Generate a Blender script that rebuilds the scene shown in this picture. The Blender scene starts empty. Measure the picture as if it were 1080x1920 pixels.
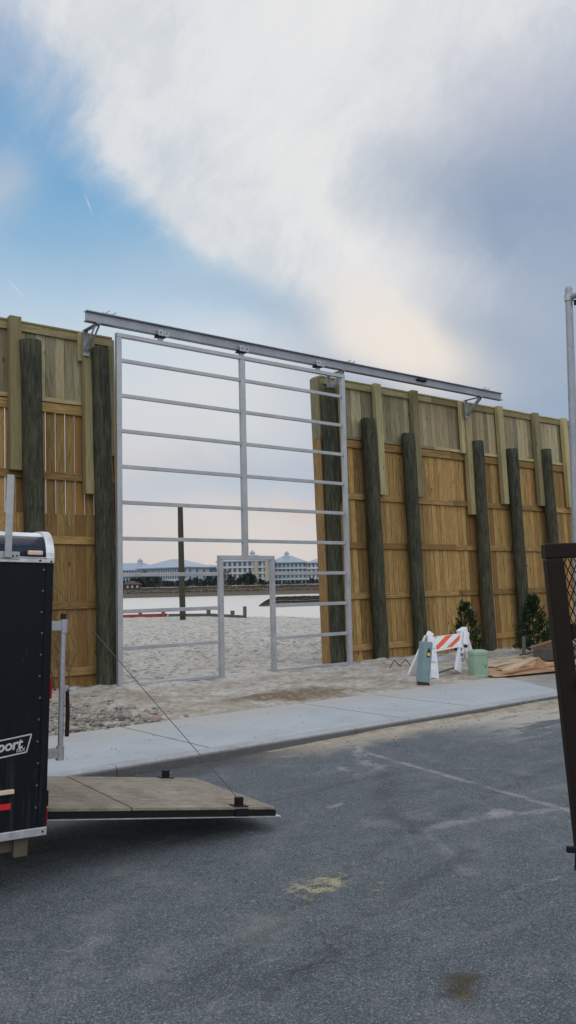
import bpy, bmesh, math, random
from math import sin, cos, pi, radians, sqrt, atan2, tan
from mathutils import Vector, Matrix, noise as mnoise
random.seed(7)
sc = bpy.context.scene
COL = sc.collection
R_ = random.random
U_ = random.uniform

# ------------------------------------------------------------------ camera / survey
# world frame: X runs along the fence (towards the right), Y away from the road, Z up, metres
CAM = Vector((-7.015, -13.49, 1.72))
FWD = Vector((0.6262, 0.7797, 0)); RGT = Vector((0.7797, -0.6262, 0)); UP = Vector((0, 0, 1))
FPX, PITCH, ROLL = 1600.0, 0.0889, -0.0224
def ray(px, py):
    dx, dy = px - 540, py - 960
    cr, sr = cos(ROLL), sin(ROLL)
    X = dx*cr + dy*sr; Y = -dx*sr + dy*cr
    u = -Y/FPX; x = X/FPX
    return RGT*x + FWD*(cos(PITCH) - u*sin(PITCH)) + UP*(sin(PITCH) + u*cos(PITCH))
def gnd(px, py, z=0.0):                     # survey point on a level plane
    r = ray(px, py); return CAM + r*((z - CAM.z)/r.z)
def far(px, py, D):                         # survey point at a distance D ahead
    r = ray(px, py); return CAM + r*(D/r.dot(FWD))
def local_cam(X, D, z=0.0):
    p = CAM + RGT*X + FWD*D; return Vector((p.x, p.y, z))

cd = bpy.data.cameras.new('camera'); cam = bpy.data.objects.new('camera', cd); COL.objects.link(cam)
cr, sr = cos(ROLL), sin(ROLL)
up0 = UP*cos(PITCH) - FWD*sin(PITCH)
back = -(FWD*cos(PITCH) + UP*sin(PITCH))
cx = RGT*cr + up0*sr; cy = RGT*(-sr) + up0*cr
M = Matrix((cx, cy, back)).transposed().to_4x4(); M.translation = CAM
cam.matrix_world = M
cd.sensor_fit = 'VERTICAL'; cd.sensor_height = 36; cd.lens = 30.0
cd.clip_start = 0.05; cd.clip_end = 6000
sc.camera = cam
sc.view_settings.view_transform = 'Standard'; sc.view_settings.look = 'None'
sc.view_settings.exposure = 0; sc.view_settings.gamma = 1
sc.render.resolution_x = 576; sc.render.resolution_y = 1024

# ------------------------------------------------------------------ node helpers
class NT:
    def __init__(s, tree): s.t = tree; s.n = tree.nodes; s.l = tree.links
    def set(s, sock, v):
        if v is None: return
        if isinstance(v, bpy.types.NodeSocket): s.l.new(v, sock)
        else:
            if isinstance(v, (tuple, list, Vector)):
                v = tuple(v)
                if sock.type == 'RGBA' and len(v) == 3: v = v + (1,)
            sock.default_value = v
    def node(s, ty, **kw):
        n = s.n.new(ty)
        for k, v in kw.items(): setattr(n, k, v)
        return n
    def math(s, op, a, b=None, c=None, clamp=False):
        n = s.node('ShaderNodeMath', operation=op); n.use_clamp = clamp
        s.set(n.inputs[0], a); s.set(n.inputs[1], b); s.set(n.inputs[2], c)
        return n.outputs[0]
    def vmath(s, op, a, b=None, scale=None):
        n = s.node('ShaderNodeVectorMath', operation=op)
        s.set(n.inputs[0], a); s.set(n.inputs[1], b)
        if scale is not None: s.set(n.inputs['Scale'], scale)
        return n.outputs['Value'] if op in ('DOT_PRODUCT', 'LENGTH', 'DISTANCE') else n.outputs['Vector']
    def obj(s): return s.node('ShaderNodeTexCoord').outputs['Object']
    def pos(s): return s.node('ShaderNodeNewGeometry').outputs['Position']
    def attr(s, name): return s.node('ShaderNodeAttribute', attribute_name=name).outputs['Fac']
    def rand(s): return s.node('ShaderNodeObjectInfo').outputs['Random']
    def mapping(s, v, scale=(1,1,1), loc=(0,0,0), rot=(0,0,0)):
        n = s.node('ShaderNodeMapping'); s.set(n.inputs['Vector'], v)
        n.inputs['Scale'].default_value = scale
        s.set(n.inputs['Location'], loc); n.inputs['Rotation'].default_value = rot
        return n.outputs[0]
    def noise(s, v, scale=5, detail=4, rough=.55, dist=0, col=False):
        n = s.node('ShaderNodeTexNoise'); s.set(n.inputs['Vector'], v)
        n.inputs['Scale'].default_value = scale; n.inputs['Detail'].default_value = detail
        n.inputs['Roughness'].default_value = rough; n.inputs['Distortion'].default_value = dist
        return n.outputs['Color' if col else 'Fac']
    def voro(s, v, scale=5, feature='F1', out='Distance'):
        n = s.node('ShaderNodeTexVoronoi', feature=feature); s.set(n.inputs['Vector'], v)
        n.inputs['Scale'].default_value = scale
        return n.outputs[out]
    def ramp(s, f, stops, interp='LINEAR'):
        n = s.node('ShaderNodeValToRGB'); r = n.color_ramp; r.interpolation = interp
        while len(r.elements) < len(stops): r.elements.new(0.5)
        for e, (p, c) in zip(r.elements, stops):
            e.position = p
            if isinstance(c, (int, float)): c = (c, c, c)
            e.color = tuple(c) + (1,)
        s.set(n.inputs[0], f); return n.outputs[0]
    def mix(s, f, a, b, blend='MIX'):
        n = s.node('ShaderNodeMix', data_type='RGBA', blend_type=blend)
        n.clamp_factor = True
        s.set(n.inputs['Factor'], f); s.set(n.inputs[6], a); s.set(n.inputs[7], b)
        return n.outputs[2]
    def sstep(s, x, a, b):                                  # smoothstep a..b -> 0..1
        n = s.node('ShaderNodeMapRange', interpolation_type='SMOOTHSTEP')
        s.set(n.inputs[0], x); n.inputs[1].default_value = a; n.inputs[2].default_value = b
        n.inputs[3].default_value = 0; n.inputs[4].default_value = 1
        return n.outputs[0]
    def bump(s, h, strength=.3, dist=.01, normal=None):
        n = s.node('ShaderNodeBump'); s.set(n.inputs['Height'], h)
        n.inputs['Strength'].default_value = strength; n.inputs['Distance'].default_value = dist
        if normal is not None: s.set(n.inputs['Normal'], normal)
        return n.outputs[0]
    def sep(s, v):
        n = s.node('ShaderNodeSeparateXYZ'); s.set(n.inputs[0], v); return n.outputs
    def comb(s, x, y, z):
        n = s.node('ShaderNodeCombineXYZ'); s.set(n.inputs[0], x); s.set(n.inputs[1], y); s.set(n.inputs[2], z)
        return n.outputs[0]

MATS = {}
def material(name, fn):
    m = bpy.data.materials.new(name); m.use_nodes = True
    t = NT(m.node_tree); b = m.node_tree.nodes['Principled BSDF']
    def out(color=None, rough=None, metal=None, normal=None, spec=None, **kw):
        t.set(b.inputs['Base Color'], color)
        if rough is not None: t.set(b.inputs['Roughness'], rough)
        if metal is not None: t.set(b.inputs['Metallic'], metal)
        if spec is not None: t.set(b.inputs['Specular IOR Level'], spec)
        if normal is not None: t.set(b.inputs['Normal'], normal)
        for k, v in kw.items(): t.set(b.inputs[k], v)
    fn(t, out); MATS[name] = m; return m

def wood_fn(stops, red, redamt, grainscale=1.0, along='z', dirt=None, wear=0.35):
    def fn(t, out):
        o = t.obj(); r = t.attr('rnd')
        x, y, z = t.sep(o)
        off = t.math('MULTIPLY', r, 91.0)
        g = .055
        if along == 'z': v = t.comb(t.math('ADD', x, off), y, t.math('MULTIPLY', z, g))
        else: v = t.comb(t.math('MULTIPLY', x, g), y, t.math('ADD', z, off))
        n1 = t.noise(v, 34*grainscale, 5, .62, .5)
        n2 = t.noise(v, 110*grainscale, 3, .6)
        # cathedral rings
        if along == 'z': vr = t.comb(t.math('ADD', x, off), y, t.math('MULTIPLY', z, .12))
        else: vr = t.comb(t.math('MULTIPLY', x, .12), y, t.math('ADD', z, off))
        rg = t.noise(vr, 4.5*grainscale, 1, .4, .3)
        rg = t.math('FRACT', t.math('MULTIPLY', rg, 13.0))
        rg = t.math('ABSOLUTE', t.math('SUBTRACT', rg, .5))
        f = t.math('ADD', t.math('MULTIPLY', n1, .74), t.math('MULTIPLY', rg, .20))
        f = t.math('ADD', f, t.math('MULTIPLY', t.math('SUBTRACT', n2, .5), .3))
        c = t.ramp(f, stops)
        c = t.mix(t.math('MULTIPLY', t.sstep(r, .62, 1.0), redamt), c, red)
        # board-to-board value shift
        r2 = t.math('FRACT', t.math('MULTIPLY', r, 17.31))
        val = t.math('ADD', .62, t.math('MULTIPLY', r2, .74))
        c = t.mix(1.0, c, t.comb(val, val, val), 'MULTIPLY')
        blot = t.noise(t.pos(), 1.1, 4, .6)
        c = t.mix(t.math('MULTIPLY', t.sstep(blot, .5, .8), wear), c, dirt or (.16, .13, .07))
        # knots
        kv = t.comb(t.math('ADD', t.math('MULTIPLY', x, 1.0), off), t.math('ADD', y, off), t.math('MULTIPLY', z, .55)) if along == 'z' else t.comb(t.math('MULTIPLY', x, .55), t.math('ADD', y, off), t.math('ADD', z, off))
        kd = t.voro(kv, 3.4)
        k = t.math('SUBTRACT', 1.0, t.sstep(kd, .045, .11))
        c = t.mix(t.math('MULTIPLY', k, .75), c, (.06, .03, .012))
        out(c, .82, spec=.25, normal=t.bump(t.math('ADD', f, n2), .35, .004))
    return fn

material('board_wood', wood_fn([(.25,(.195,.112,.038)),(.5,(.375,.248,.094)),(.72,(.485,.34,.145))], (.30,.145,.052), .85, wear=.2))
material('end_wood', wood_fn([(.25,(.13,.075,.03)),(.5,(.25,.155,.065)),(.75,(.33,.22,.10))], (.24,.12,.05), .5, wear=.3))
material('end_upper_wood', wood_fn([(.25,(.15,.13,.075)),(.5,(.26,.235,.145)),(.75,(.34,.31,.20))], (.24,.19,.11), .5, wear=.3))
material('upper_wood', wood_fn([(.25,(.20,.172,.10)),(.5,(.345,.31,.195)),(.75,(.43,.395,.265))], (.34,.25,.13), .6, dirt=(.24,.25,.17), wear=.4))
material('rail_wood', wood_fn([(.25,(.18,.105,.036)),(.5,(.34,.22,.085)),(.75,(.43,.30,.13))], (.36,.19,.06), .5, along='x'))
material('rail_upper_wood', wood_fn([(.25,(.23,.19,.085)),(.5,(.37,.32,.165)),(.75,(.45,.40,.23))], (.32,.25,.12), .5, along='x'))
material('timber_wood', wood_fn([(.25,(.22,.19,.095)),(.5,(.36,.32,.175)),(.75,(.45,.41,.245))], (.34,.27,.12), .4, grainscale=.8))
material('scrap_wood', wood_fn([(.25,(.30,.21,.13)),(.5,(.42,.33,.23)),(.75,(.52,.43,.31))], (.42,.24,.13), .9, along='x', dirt=(.38,.34,.28)))
material('scrap_red', wood_fn([(.25,(.40,.23,.13)),(.5,(.53,.33,.20)),(.75,(.60,.42,.28))], (.48,.24,.12), .6, along='x', dirt=(.40,.33,.26)))

def pile_fn(t, out):
    o = t.obj(); r = t.rand(); off = t.math('MULTIPLY', r, 53.0)
    x, y, z = t.sep(o)
    v = t.comb(t.math('ADD', x, off), y, t.math('MULTIPLY', z, .12))
    n = t.noise(v, 22, 6, .7, .8)
    b = t.noise(t.comb(t.math('ADD', x, off), y, t.math('MULTIPLY', z, .5)), 2.6, 5, .65)
    c = t.ramp(n, [(.28,(.016,.017,.011)),(.48,(.048,.050,.034)),(.64,(.085,.088,.060)),(.80,(.16,.16,.115))])
    c = t.mix(t.sstep(b, .52, .78), c, (.085,.082,.048))
    c = t.mix(t.math('MULTIPLY', t.sstep(b, .42, .25), .8), c, (.026,.040,.030))
    vc = t.noise(t.comb(t.math('ADD', x, off), y, t.math('MULTIPLY', z, .05)), 34, 4, .6, .4)
    crack = t.math('SUBTRACT', 1.0, t.sstep(vc, .30, .40))
    c = t.mix(t.math('MULTIPLY', crack, .6), c, (.008,.009,.007))
    out(c, .88, spec=.2, normal=t.bump(t.math('SUBTRACT', n, t.math('MULTIPLY', crack, .5)), .9, .02))
material('pile_wood', pile_fn)

def galv_fn(t, out):
    p = t.pos()
    n = t.noise(p, 38, 3, .6); m = t.noise(p, 2.3, 4, .6)
    c = t.ramp(t.math('ADD', t.math('MULTIPLY', n, .45), t.math('MULTIPLY', m, .55)), [(.32,(.30,.315,.33)),(.5,(.40,.415,.43)),(.7,(.50,.51,.52))])
    rs = t.sstep(t.noise(p, 5, 5, .7), .66, .74)
    c = t.mix(t.math('MULTIPLY', rs, .5), c, (.22,.21,.20))
    out(c, t.math('ADD', .36, t.math('MULTIPLY', m, .25)), .62)
material('galvanised', galv_fn)
def beam_fn(t, out):
    p = t.pos(); n = t.noise(p, 30, 3, .6); m = t.noise(p, 1.7, 4, .6)
    c = t.ramp(t.math('ADD', t.math('MULTIPLY', n, .4), t.math('MULTIPLY', m, .6)), [(.3,(.22,.235,.265)),(.55,(.32,.34,.375)),(.75,(.42,.44,.47))])
    out(c, .5, .6)
material('beam_steel', beam_fn)
def alu_fn(t, out):
    n = t.noise(t.obj(), 14, 5, .65)
    out(t.ramp(n, [(.3,(.42,.43,.44)),(.6,(.66,.67,.68)),(.8,(.76,.76,.76))]), .38, .6)
material('aluminium', alu_fn)
def blackpaint_fn(t, out):
    o = t.obj(); x, y, z = t.sep(o)
    st = t.noise(t.comb(t.math('MULTIPLY', x, 9), y, t.math('MULTIPLY', z, .8)), 3, 5, .7)
    sp = t.noise(o, 60, 3, .7)
    low = t.sstep(z, 1.2, .35)
    scuff = t.math('MULTIPLY', t.sstep(t.noise(t.mapping(o, (1, 1, .35)), 9, 6, .75), .56, .74), .8)
    d = t.math('ADD', t.math('MULTIPLY', t.math('MULTIPLY', t.sstep(st, .45, .8), low), .45), t.math('MULTIPLY', scuff, t.sstep(sp, .45, .7)))
    c = t.mix(d, (.0035,.005,.009), (.07,.08,.095))
    out(c, t.math('ADD', .42, t.math('MULTIPLY', st, .2)), 0, spec=.22)
material('black_paint', blackpaint_fn)
def cove_fn(t, out):
    n = t.noise(t.obj(), 8, 5, .7)
    out(t.ramp(n, [(.35,(.008,.012,.028)),(.75,(.03,.045,.085))]), .2, 0, spec=.6)
material('navy_cove', cove_fn)
def roofw_fn(t, out):
    n = t.noise(t.obj(), 9, 6, .7)
    out(t.ramp(n, [(.3,(.35,.38,.40)),(.5,(.68,.71,.73)),(.8,(.8,.81,.82))]), .35, .2)
material('white_roof', roofw_fn)
def flat(name, col, rough=.6, metal=0.0, var=.25, scale=12, spec=.4):
    def fn(t, out):
        n = t.noise(t.obj(), scale, 5, .65)
        f = t.math('ADD', 1 - var*.55, t.math('MULTIPLY', n, var*1.1))
        out(t.mix(1.0, col, t.comb(f, f, f), 'MULTIPLY'), rough, metal, spec=spec, normal=t.bump(n, .1, .003))
    return material(name, fn)
flat('black_steel', (.008,.008,.009), .6, .0, .5, spec=.25)
flat('brown_steel', (.014,.008,.0065), .6, .0, .9, 25, spec=.2)
flat('rubber', (.015,.015,.016), .8)
flat('decal_white', (.50,.50,.49), .5, 0, .4, 60)
flat('red_tape', (.62,.02,.025), .35, 0, .3, 40)
flat('red_lens', (.35,.01,.012), .2)
flat('amber_lens', (.68,.52,.40), .3, 0, .3, 30)
flat('tan_wood', (.10,.085,.06), .8, 0, .8, 20)
flat('cable_steel', (.16,.16,.155), .5, .5)
def plywood_fn(t, out):
    o = t.obj(); x, y, z = t.sep(o)
    v = t.comb(t.math('MULTIPLY', x, .25), y, z)
    n = t.noise(v, 34, 6, .7, .5); m = t.noise(o, 3.2, 6, .65)
    c = t.ramp(t.math('ADD', t.math('MULTIPLY', n, .55), t.math('MULTIPLY', m, .45)), [(.32,(.12,.10,.075)),(.5,(.27,.235,.185)),(.66,(.39,.345,.28))])
    d = t.sstep(t.noise(t.comb(t.math('MULTIPLY', x, .4), y, z), 9, 4, .7), .6, .72)
    c = t.mix(t.math('MULTIPLY', d, .55), c, (.10,.075,.05))
    out(c, .85, spec=.2, normal=t.bump(n, .4, .004))
material('plywood', plywood_fn)
flat('plywood_edge', (.085,.06,.04), .85, 0, .8, 40)

def plast_fn(t, out):
    n = t.noise(t.obj(), 7, 6, .7); d = t.sstep(n, .5, .75)
    out(t.mix(t.math('MULTIPLY', d, .55), (.72,.74,.78), (.36,.34,.32)), .45, spec=.4)
material('white_plastic', plast_fn)
def stripe_fn(t, out):
    o = t.attr('stripe')
    f = t.math('FRACT', o); s = t.math('LESS_THAN', f, .46)
    n = t.sstep(t.noise(t.obj(), 9, 6, .7), .52, .75)
    c = t.mix(s, (.72,.73,.74), (.72,.10,.025))
    out(t.mix(t.math('MULTIPLY', n, .35), c, (.38,.33,.30)), .4, spec=.5)
material('stripe_sheeting', stripe_fn)
flat('ped_blue', (.19,.275,.30), .5, 0, .5, 6)
flat('ped_rust', (.06,.03,.018), .85, 0, .8, 20)
flat('yellow_sticker', (.75,.55,.05), .5)
flat('black_sticker', (.015,.015,.015), .5)
flat('green_cabinet', (.25,.37,.28), .45, 0, .35, 5)
flat('red_timber', (.25,.058,.045), .8, 0, .6, 6)
flat('grey_timber', (.10,.095,.085), .9, 0, .8, 8)
flat('twig', (.10,.058,.042), .85, 0, .5, 30)
flat('bark', (.07,.05,.035), .9, 0, .6, 20)
flat('bolt_steel', (.17,.175,.185), .4, .7)

def foliage(name, dark, light, z=1.0):
    def fn(t, out):
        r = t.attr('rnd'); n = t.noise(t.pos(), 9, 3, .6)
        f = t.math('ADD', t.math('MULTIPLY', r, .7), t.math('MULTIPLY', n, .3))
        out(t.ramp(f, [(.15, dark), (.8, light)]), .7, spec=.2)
    return material(name, fn)
foliage('evergreen_leaf', (.006,.016,.008), (.034,.075,.026))
foliage('shoot_leaf', (.05,.06,.015), (.16,.13,.05))
foliage('cedar_leaf', (.022,.034,.036), (.06,.08,.072))  # slightly paled, with distance haze put into the leaf colour
foliage('bare_leaf', (.05,.042,.045), (.10,.085,.085))
foliage('marsh_leaf', (.052,.040,.026), (.115,.088,.058))

def stone_fn(t, out):
    r = t.rand(); n = t.noise(t.obj(), 6, 5, .6)
    c = t.ramp(r, [(0,(.10,.095,.085)),(.3,(.24,.225,.20)),(.55,(.33,.305,.26)),(.8,(.20,.20,.195)),(.97,(.28,.20,.15))])
    f = t.math('ADD', .6, t.math('MULTIPLY', n, .8))
    out(t.mix(1.0, c, t.comb(f, f, f), 'MULTIPLY'), .75, spec=.3)
material('river_rock', stone_fn)

# ------------------------------------------------------------------ mesh builder
ROOTM = {}
class MB:
    def __init__(s): s.v = []; s.f = []; s.r = []; s.st = []
    def add(s, vs, fs, rnd=None, stripe=None):
        b = len(s.v); s.v += [Vector(p) for p in vs]
        s.f += [tuple(i + b for i in f) for f in fs]
        r = R_() if rnd is None else rnd
        s.r += [r]*len(vs); s.st += (stripe if stripe else [0.0]*len(vs)); return s
    def box(s, a, b, rnd=None):                       # two opposite corners
        x0,y0,z0 = a; x1,y1,z1 = b
        vs = [(x0,y0,z0),(x1,y0,z0),(x1,y1,z0),(x0,y1,z0),(x0,y0,z1),(x1,y0,z1),(x1,y1,z1),(x0,y1,z1)]
        return s.add(vs, [(0,3,2,1),(4,5,6,7),(0,1,5,4),(1,2,6,5),(2,3,7,6),(3,0,4,7)], rnd)
    def bar(s, p0, p1, w, h, side=None, w1=None, h1=None, rnd=None):
        p0, p1 = Vector(p0), Vector(p1); d = (p1 - p0).normalized()
        if side is None: side = Vector((1,0,0)) if abs(d.x) < .7 else Vector((0,1,0))
        side = Vector(side); side = (side - d*side.dot(d)).normalized(); up = d.cross(side)
        w1 = w if w1 is None else w1; h1 = h if h1 is None else h1
        vs = []
        for p, ww, hh in ((p0, w, h), (p1, w1, h1)):
            for a, b in ((-1,-1),(1,-1),(1,1),(-1,1)): vs.append(p + side*(a*ww/2) + up*(b*hh/2))
        return s.add(vs, [(0,3,2,1),(4,5,6,7),(0,1,5,4),(1,2,6,5),(2,3,7,6),(3,0,4,7)], rnd)
    def tube(s, pts, rad, n=10, caps=True, rnd=None):
        pts = [Vector(p) for p in pts]
        rads = rad if isinstance(rad, (list, tuple)) else [rad]*len(pts)
        vs = []; prev = None
        for i, p in enumerate(pts):
            a = pts[max(i-1, 0)]; b = pts[min(i+1, len(pts)-1)]
            d = (b - a).normalized()
            if prev is None:
                ref = Vector((1,0,0)) if abs(d.x) < .8 else Vector((0,1,0))
                u = d.cross(ref).normalized()
            else: u = (prev - d*prev.dot(d)).normalized()
            prev = u; w = d.cross(u)
            for k in range(n):
                t = 2*pi*k/n; vs.append(p + (u*cos(t) + w*sin(t))*rads[i])
        fs = []
        for i in range(len(pts)-1):
            for k in range(n):
                a = i*n + k; b = i*n + (k+1) % n; fs.append((a, b, b+n, a+n))
        if caps: fs.append(tuple(range(n-1, -1, -1))); fs.append(tuple(range((len(pts)-1)*n, len(pts)*n)))
        return s.add(vs, fs, rnd)
    def prism(s, prof, p0, p1, xa, ya, rnd=None):      # 2D profile swept p0->p1, axes xa, ya
        p0, p1, xa, ya = Vector(p0), Vector(p1), Vector(xa), Vector(ya); n = len(prof)
        vs = [p0 + xa*a + ya*b for a, b in prof] + [p1 + xa*a + ya*b for a, b in prof]
        fs = [(i, (i+1) % n, (i+1) % n + n, i+n) for i in range(n)]
        fs += [tuple(range(n-1, -1, -1)), tuple(range(n, 2*n))]
        return s.add(vs, fs, rnd)
    def build(s, name, mat, parent=None, smooth=False, bevel=0, seg=2, kind=None, label=None):
        me = bpy.data.meshes.new(name)
        m = ROOTM.get(parent.name, Matrix()) if parent else Matrix()
        inv = m.inverted()
        me.from_pydata([inv @ p for p in s.v], [], s.f); me.update()
        bm = bmesh.new(); bm.from_mesh(me); bmesh.ops.recalc_face_normals(bm, faces=bm.faces); bm.to_mesh(me); bm.free()
        a = me.attributes.new('rnd', 'FLOAT', 'POINT'); a.data.foreach_set('value', s.r)
        if any(s.st):
            a = me.attributes.new('stripe', 'FLOAT', 'POINT'); a.data.foreach_set('value', s.st)
        if mat: me.materials.append(MATS[mat])
        if smooth: me.shade_smooth()
        o = bpy.data.objects.new(name, me); COL.objects.link(o)
        if parent: o.parent = parent; ROOTM[o.name] = m
        if bevel:
            b = o.modifiers.new('edge', 'BEVEL'); b.width = bevel; b.segments = seg; b.limit_method = 'ANGLE'; b.angle_limit = radians(50)
        if kind: o['kind'] = kind
        if label: o['label'] = label
        return o
def empty(name, loc, rz=0.0, label=None, cat=None, group=None, rot=None):
    o = bpy.data.objects.new(name, None); COL.objects.link(o); o.empty_display_size = .2
    o.location = loc
    o.rotation_euler = rot if rot else (0, 0, rz)
    ROOTM[o.name] = Matrix.Translation(Vector(loc)) @ o.rotation_euler.to_matrix().to_4x4()
    return tag(o, label, cat, group)
def tag(o, label=None, cat=None, group=None, kind=None):
    if label: o['label'] = label
    if cat: o['category'] = cat
    if group: o['group'] = group
    if kind: o['kind'] = kind
    return o
def kids(o): return [c for c in bpy.data.objects if c.parent == o]
def copy_tree(o, parent=None):
    c = o.copy(); COL.objects.link(c); c.parent = parent
    for ch in kids(o): copy_tree(ch, c)
    return c
def text_mesh(name, body, size, mat, parent, origin, xa, ya, shear=0.0, align='LEFT', depth=.0008, spacing=1.0, bold=0.0, line=1.0):
    cu = bpy.data.curves.new(name, 'FONT'); cu.body = body; cu.size = size; cu.shear = shear; cu.align_x = align
    cu.extrude = depth; cu.space_character = spacing; cu.offset = bold; cu.space_line = line; cu.resolution_u = 3
    to = bpy.data.objects.new(name + '_curve', cu); COL.objects.link(to)
    dg = bpy.context.evaluated_depsgraph_get()
    me = bpy.data.meshes.new_from_object(to.evaluated_get(dg))
    bpy.data.objects.remove(to); bpy.data.curves.remove(cu)
    xa = Vector(xa).normalized(); ya = Vector(ya); ya = (ya - xa*ya.dot(xa)).normalized(); za = xa.cross(ya)
    m = Matrix((xa, ya, za)).transposed().to_4x4(); m.translation = Vector(origin)
    inv = ROOTM.get(parent.name, Matrix()).inverted() if parent else Matrix()
    me.transform(inv @ m)
    me.materials.clear(); me.materials.append(MATS[mat]); me.name = name
    o = bpy.data.objects.new(name, me); COL.objects.link(o)
    if parent: o.parent = parent; ROOTM[o.name] = ROOTM[parent.name]
    return o
# ------------------------------------------------------------------ the fence
LEAN = .03
def shear(mb, k=LEAN):
    for p in mb.v: p.y += k*p.z
    return mb
def make_boards(x0, x1, z0, z1, y0, y1, step, gap, zj=0.0, open_from=None):
    mb = MB(); x = x0
    while x < x1 - .01:
        xe = min(x + step - gap + U_(-.003, .003), x1); zb = z0 - (U_(0, zj) if zj else 0)
        d = U_(-.003, .003); mb.box((x, y0 + d, zb), (xe, y1 + d, z1)); x += step
    return shear(mb)
def pile_mesh(x, y, z0, z1, r0, r1, seed, tilt=0.0):
    mb = MB(); n = 22; rows = 26; vs = []; fs = []
    zs = [z0 + (z1 - z0)*i/(rows - 3) for i in range(rows - 2)]
    for i, z in enumerate(zs):
        f = i/(rows-3); r = r0 + (r1 - r0)*f
        bow = .02*sin(f*3.1 + seed)
        for k in range(n):
            t = 2*pi*k/n
            rr = r*(1 + .09*mnoise.noise((cos(t)*1.6 + seed*7, sin(t)*1.6, z*.9)) + .05*mnoise.noise((cos(t)*3.5+seed, sin(t)*3.5, z*2.2)))
            vs.append((x + bow + tilt*(z - z0) + rr*cos(t), y + rr*sin(t), z))
    for inset, dz in ((.9, .012), (.45, .022)):
        base = vs[(rows-3)*n:(rows-2)*n]
        cxm = sum(p[0] for p in base)/n; cym = sum(p[1] for p in base)/n
        for p in base: vs.append((cxm + (p[0]-cxm)*inset, cym + (p[1]-cym)*inset, p[2] + dz + .014*mnoise.noise((p[0]*9, p[1]*9, seed))))
    tot = rows
    for i in range(tot-1):
        for k in range(n):
            a = i*n + k; b = i*n + (k+1) % n; fs.append((a, b, b+n, a+n))
    fs.append(tuple(range((tot-1)*n, tot*n)))
    mb.add(vs, fs, R_()); return mb

def make_fence(root, x0, x1, open_boards, piles, posts):
    if open_boards:
        make_boards(x0, x1, 2.9, 5.0, .50, .522, .18, .0135).build('slat_panel', 'board_wood', root)
        make_boards(x0, x1, -.15, 3.1, .5005, .5225, .18, .006).build('lower_panel', 'board_wood', root)
        make_boards(x0, x1, -.15, 3.1, .53, .552, .18, .004).build('backing_panel', 'board_wood', root)
        make_boards(x0 + .09, x1, 4.93, 6.30, .53, .552, .18, .004).build('backing_panel', 'upper_wood', root)
    else:
        make_boards(x0, x1, -.15, 5.0, .50, .522, .16, .010).build('lower_panel', 'board_wood', root)
        make_boards(x0 + .08, x1, -.15, 6.30, .70, .722, .16, .004).build('backing_panel', 'board_wood', root)
    make_boards(x0, x1, 5.06, 6.30, .49, .515, .16 if not open_boards else .18, .008).build('upper_panel', 'upper_wood', root)
    def rail(z, h, name, mat, y0=.452, y1=.4885, seg=4.3):
        mb = MB(); x = x0
        while x < x1 - .05:
            xe = min(x + seg, x1); o = U_(-.003, .003)
            mb.box((x + .002, y0, z - h/2 + o), (xe - .002, y1, z + h/2 + o)); x = xe
        shear(mb).build(name, mat, root, bevel=.006)
    for z in (.37, 1.51, 2.64, 3.76): rail(z, .14, 'rail', 'rail_wood')
    rail(4.965, .17, 'rail', 'rail_wood')
    rail(5.11, .075, 'seam_rail', 'rail_upper_wood', .446, .4885, 3.7)
    rail(6.335, .145, 'top_rail', 'rail_upper_wood', .446, .4885, 3.7)
    mb = MB(); x = x0
    while x < x1 - .05:
        xe = min(x + 3.7, x1); mb.box((x + .002, .43, 6.41), (xe - .002, .60 if open_boards else .74, 6.445)); x = xe
    shear(mb).build('cap_board', 'rail_upper_wood', root, bevel=.005)
    for i, (px, ztop, r0, r1, tilt) in enumerate(piles):
        mb = pile_mesh(px, .27, -.4, ztop, r0, r1, i*1.7 + x0, tilt)
        for p in mb.v: p.y += LEAN*p.z
        mb.build('round_post', 'pile_wood', root, smooth=True)
    for (px, w, zb, zt, y0) in posts:
        mb = MB(); mb.box((px - w/2, y0, zb), (px + w/2, .444, zt))
        shear(mb).build('timber_post', 'timber_wood', root, bevel=.008)

FL = empty('wooden_fence', (-2, .5, 0), 0, 'tall timber fence left of the gate with light showing through slits between its boards', 'fence')
make_fence(FL, -7.0, .22, True,
    [(-1.36, 6.05, .165, .185, -.012), (-.10, 6.12, .178, .165, .0), (-3.1, 5.9, .17, .17, .004), (-4.6, 6.0, .17, .165, 0), (-6.1, 5.9, .17, .165, 0)],
    [(-1.665, .20, 3.80, 6.47, .30), (-.31, .20, 3.46, 6.34, .30), (-.445, .07, 5.88, 6.40, .37), (-3.4, .2, 3.8, 6.47, .30), (-4.95, .2, 3.8, 6.47, .30)])
shear(MB().box((.222, .44, -.1), (.262, .60, 5.02))).build('end_board', 'board_wood', FL, bevel=.004)
shear(MB().box((.222, .44, 5.022), (.262, .60, 6.40))).build('end_board', 'upper_wood', FL, bevel=.004)
shear(MB().box((.13, .425, 4.2), (.22, .444, 6.26))).build('corner_trim', 'timber_wood', FL, bevel=.004)

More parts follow.
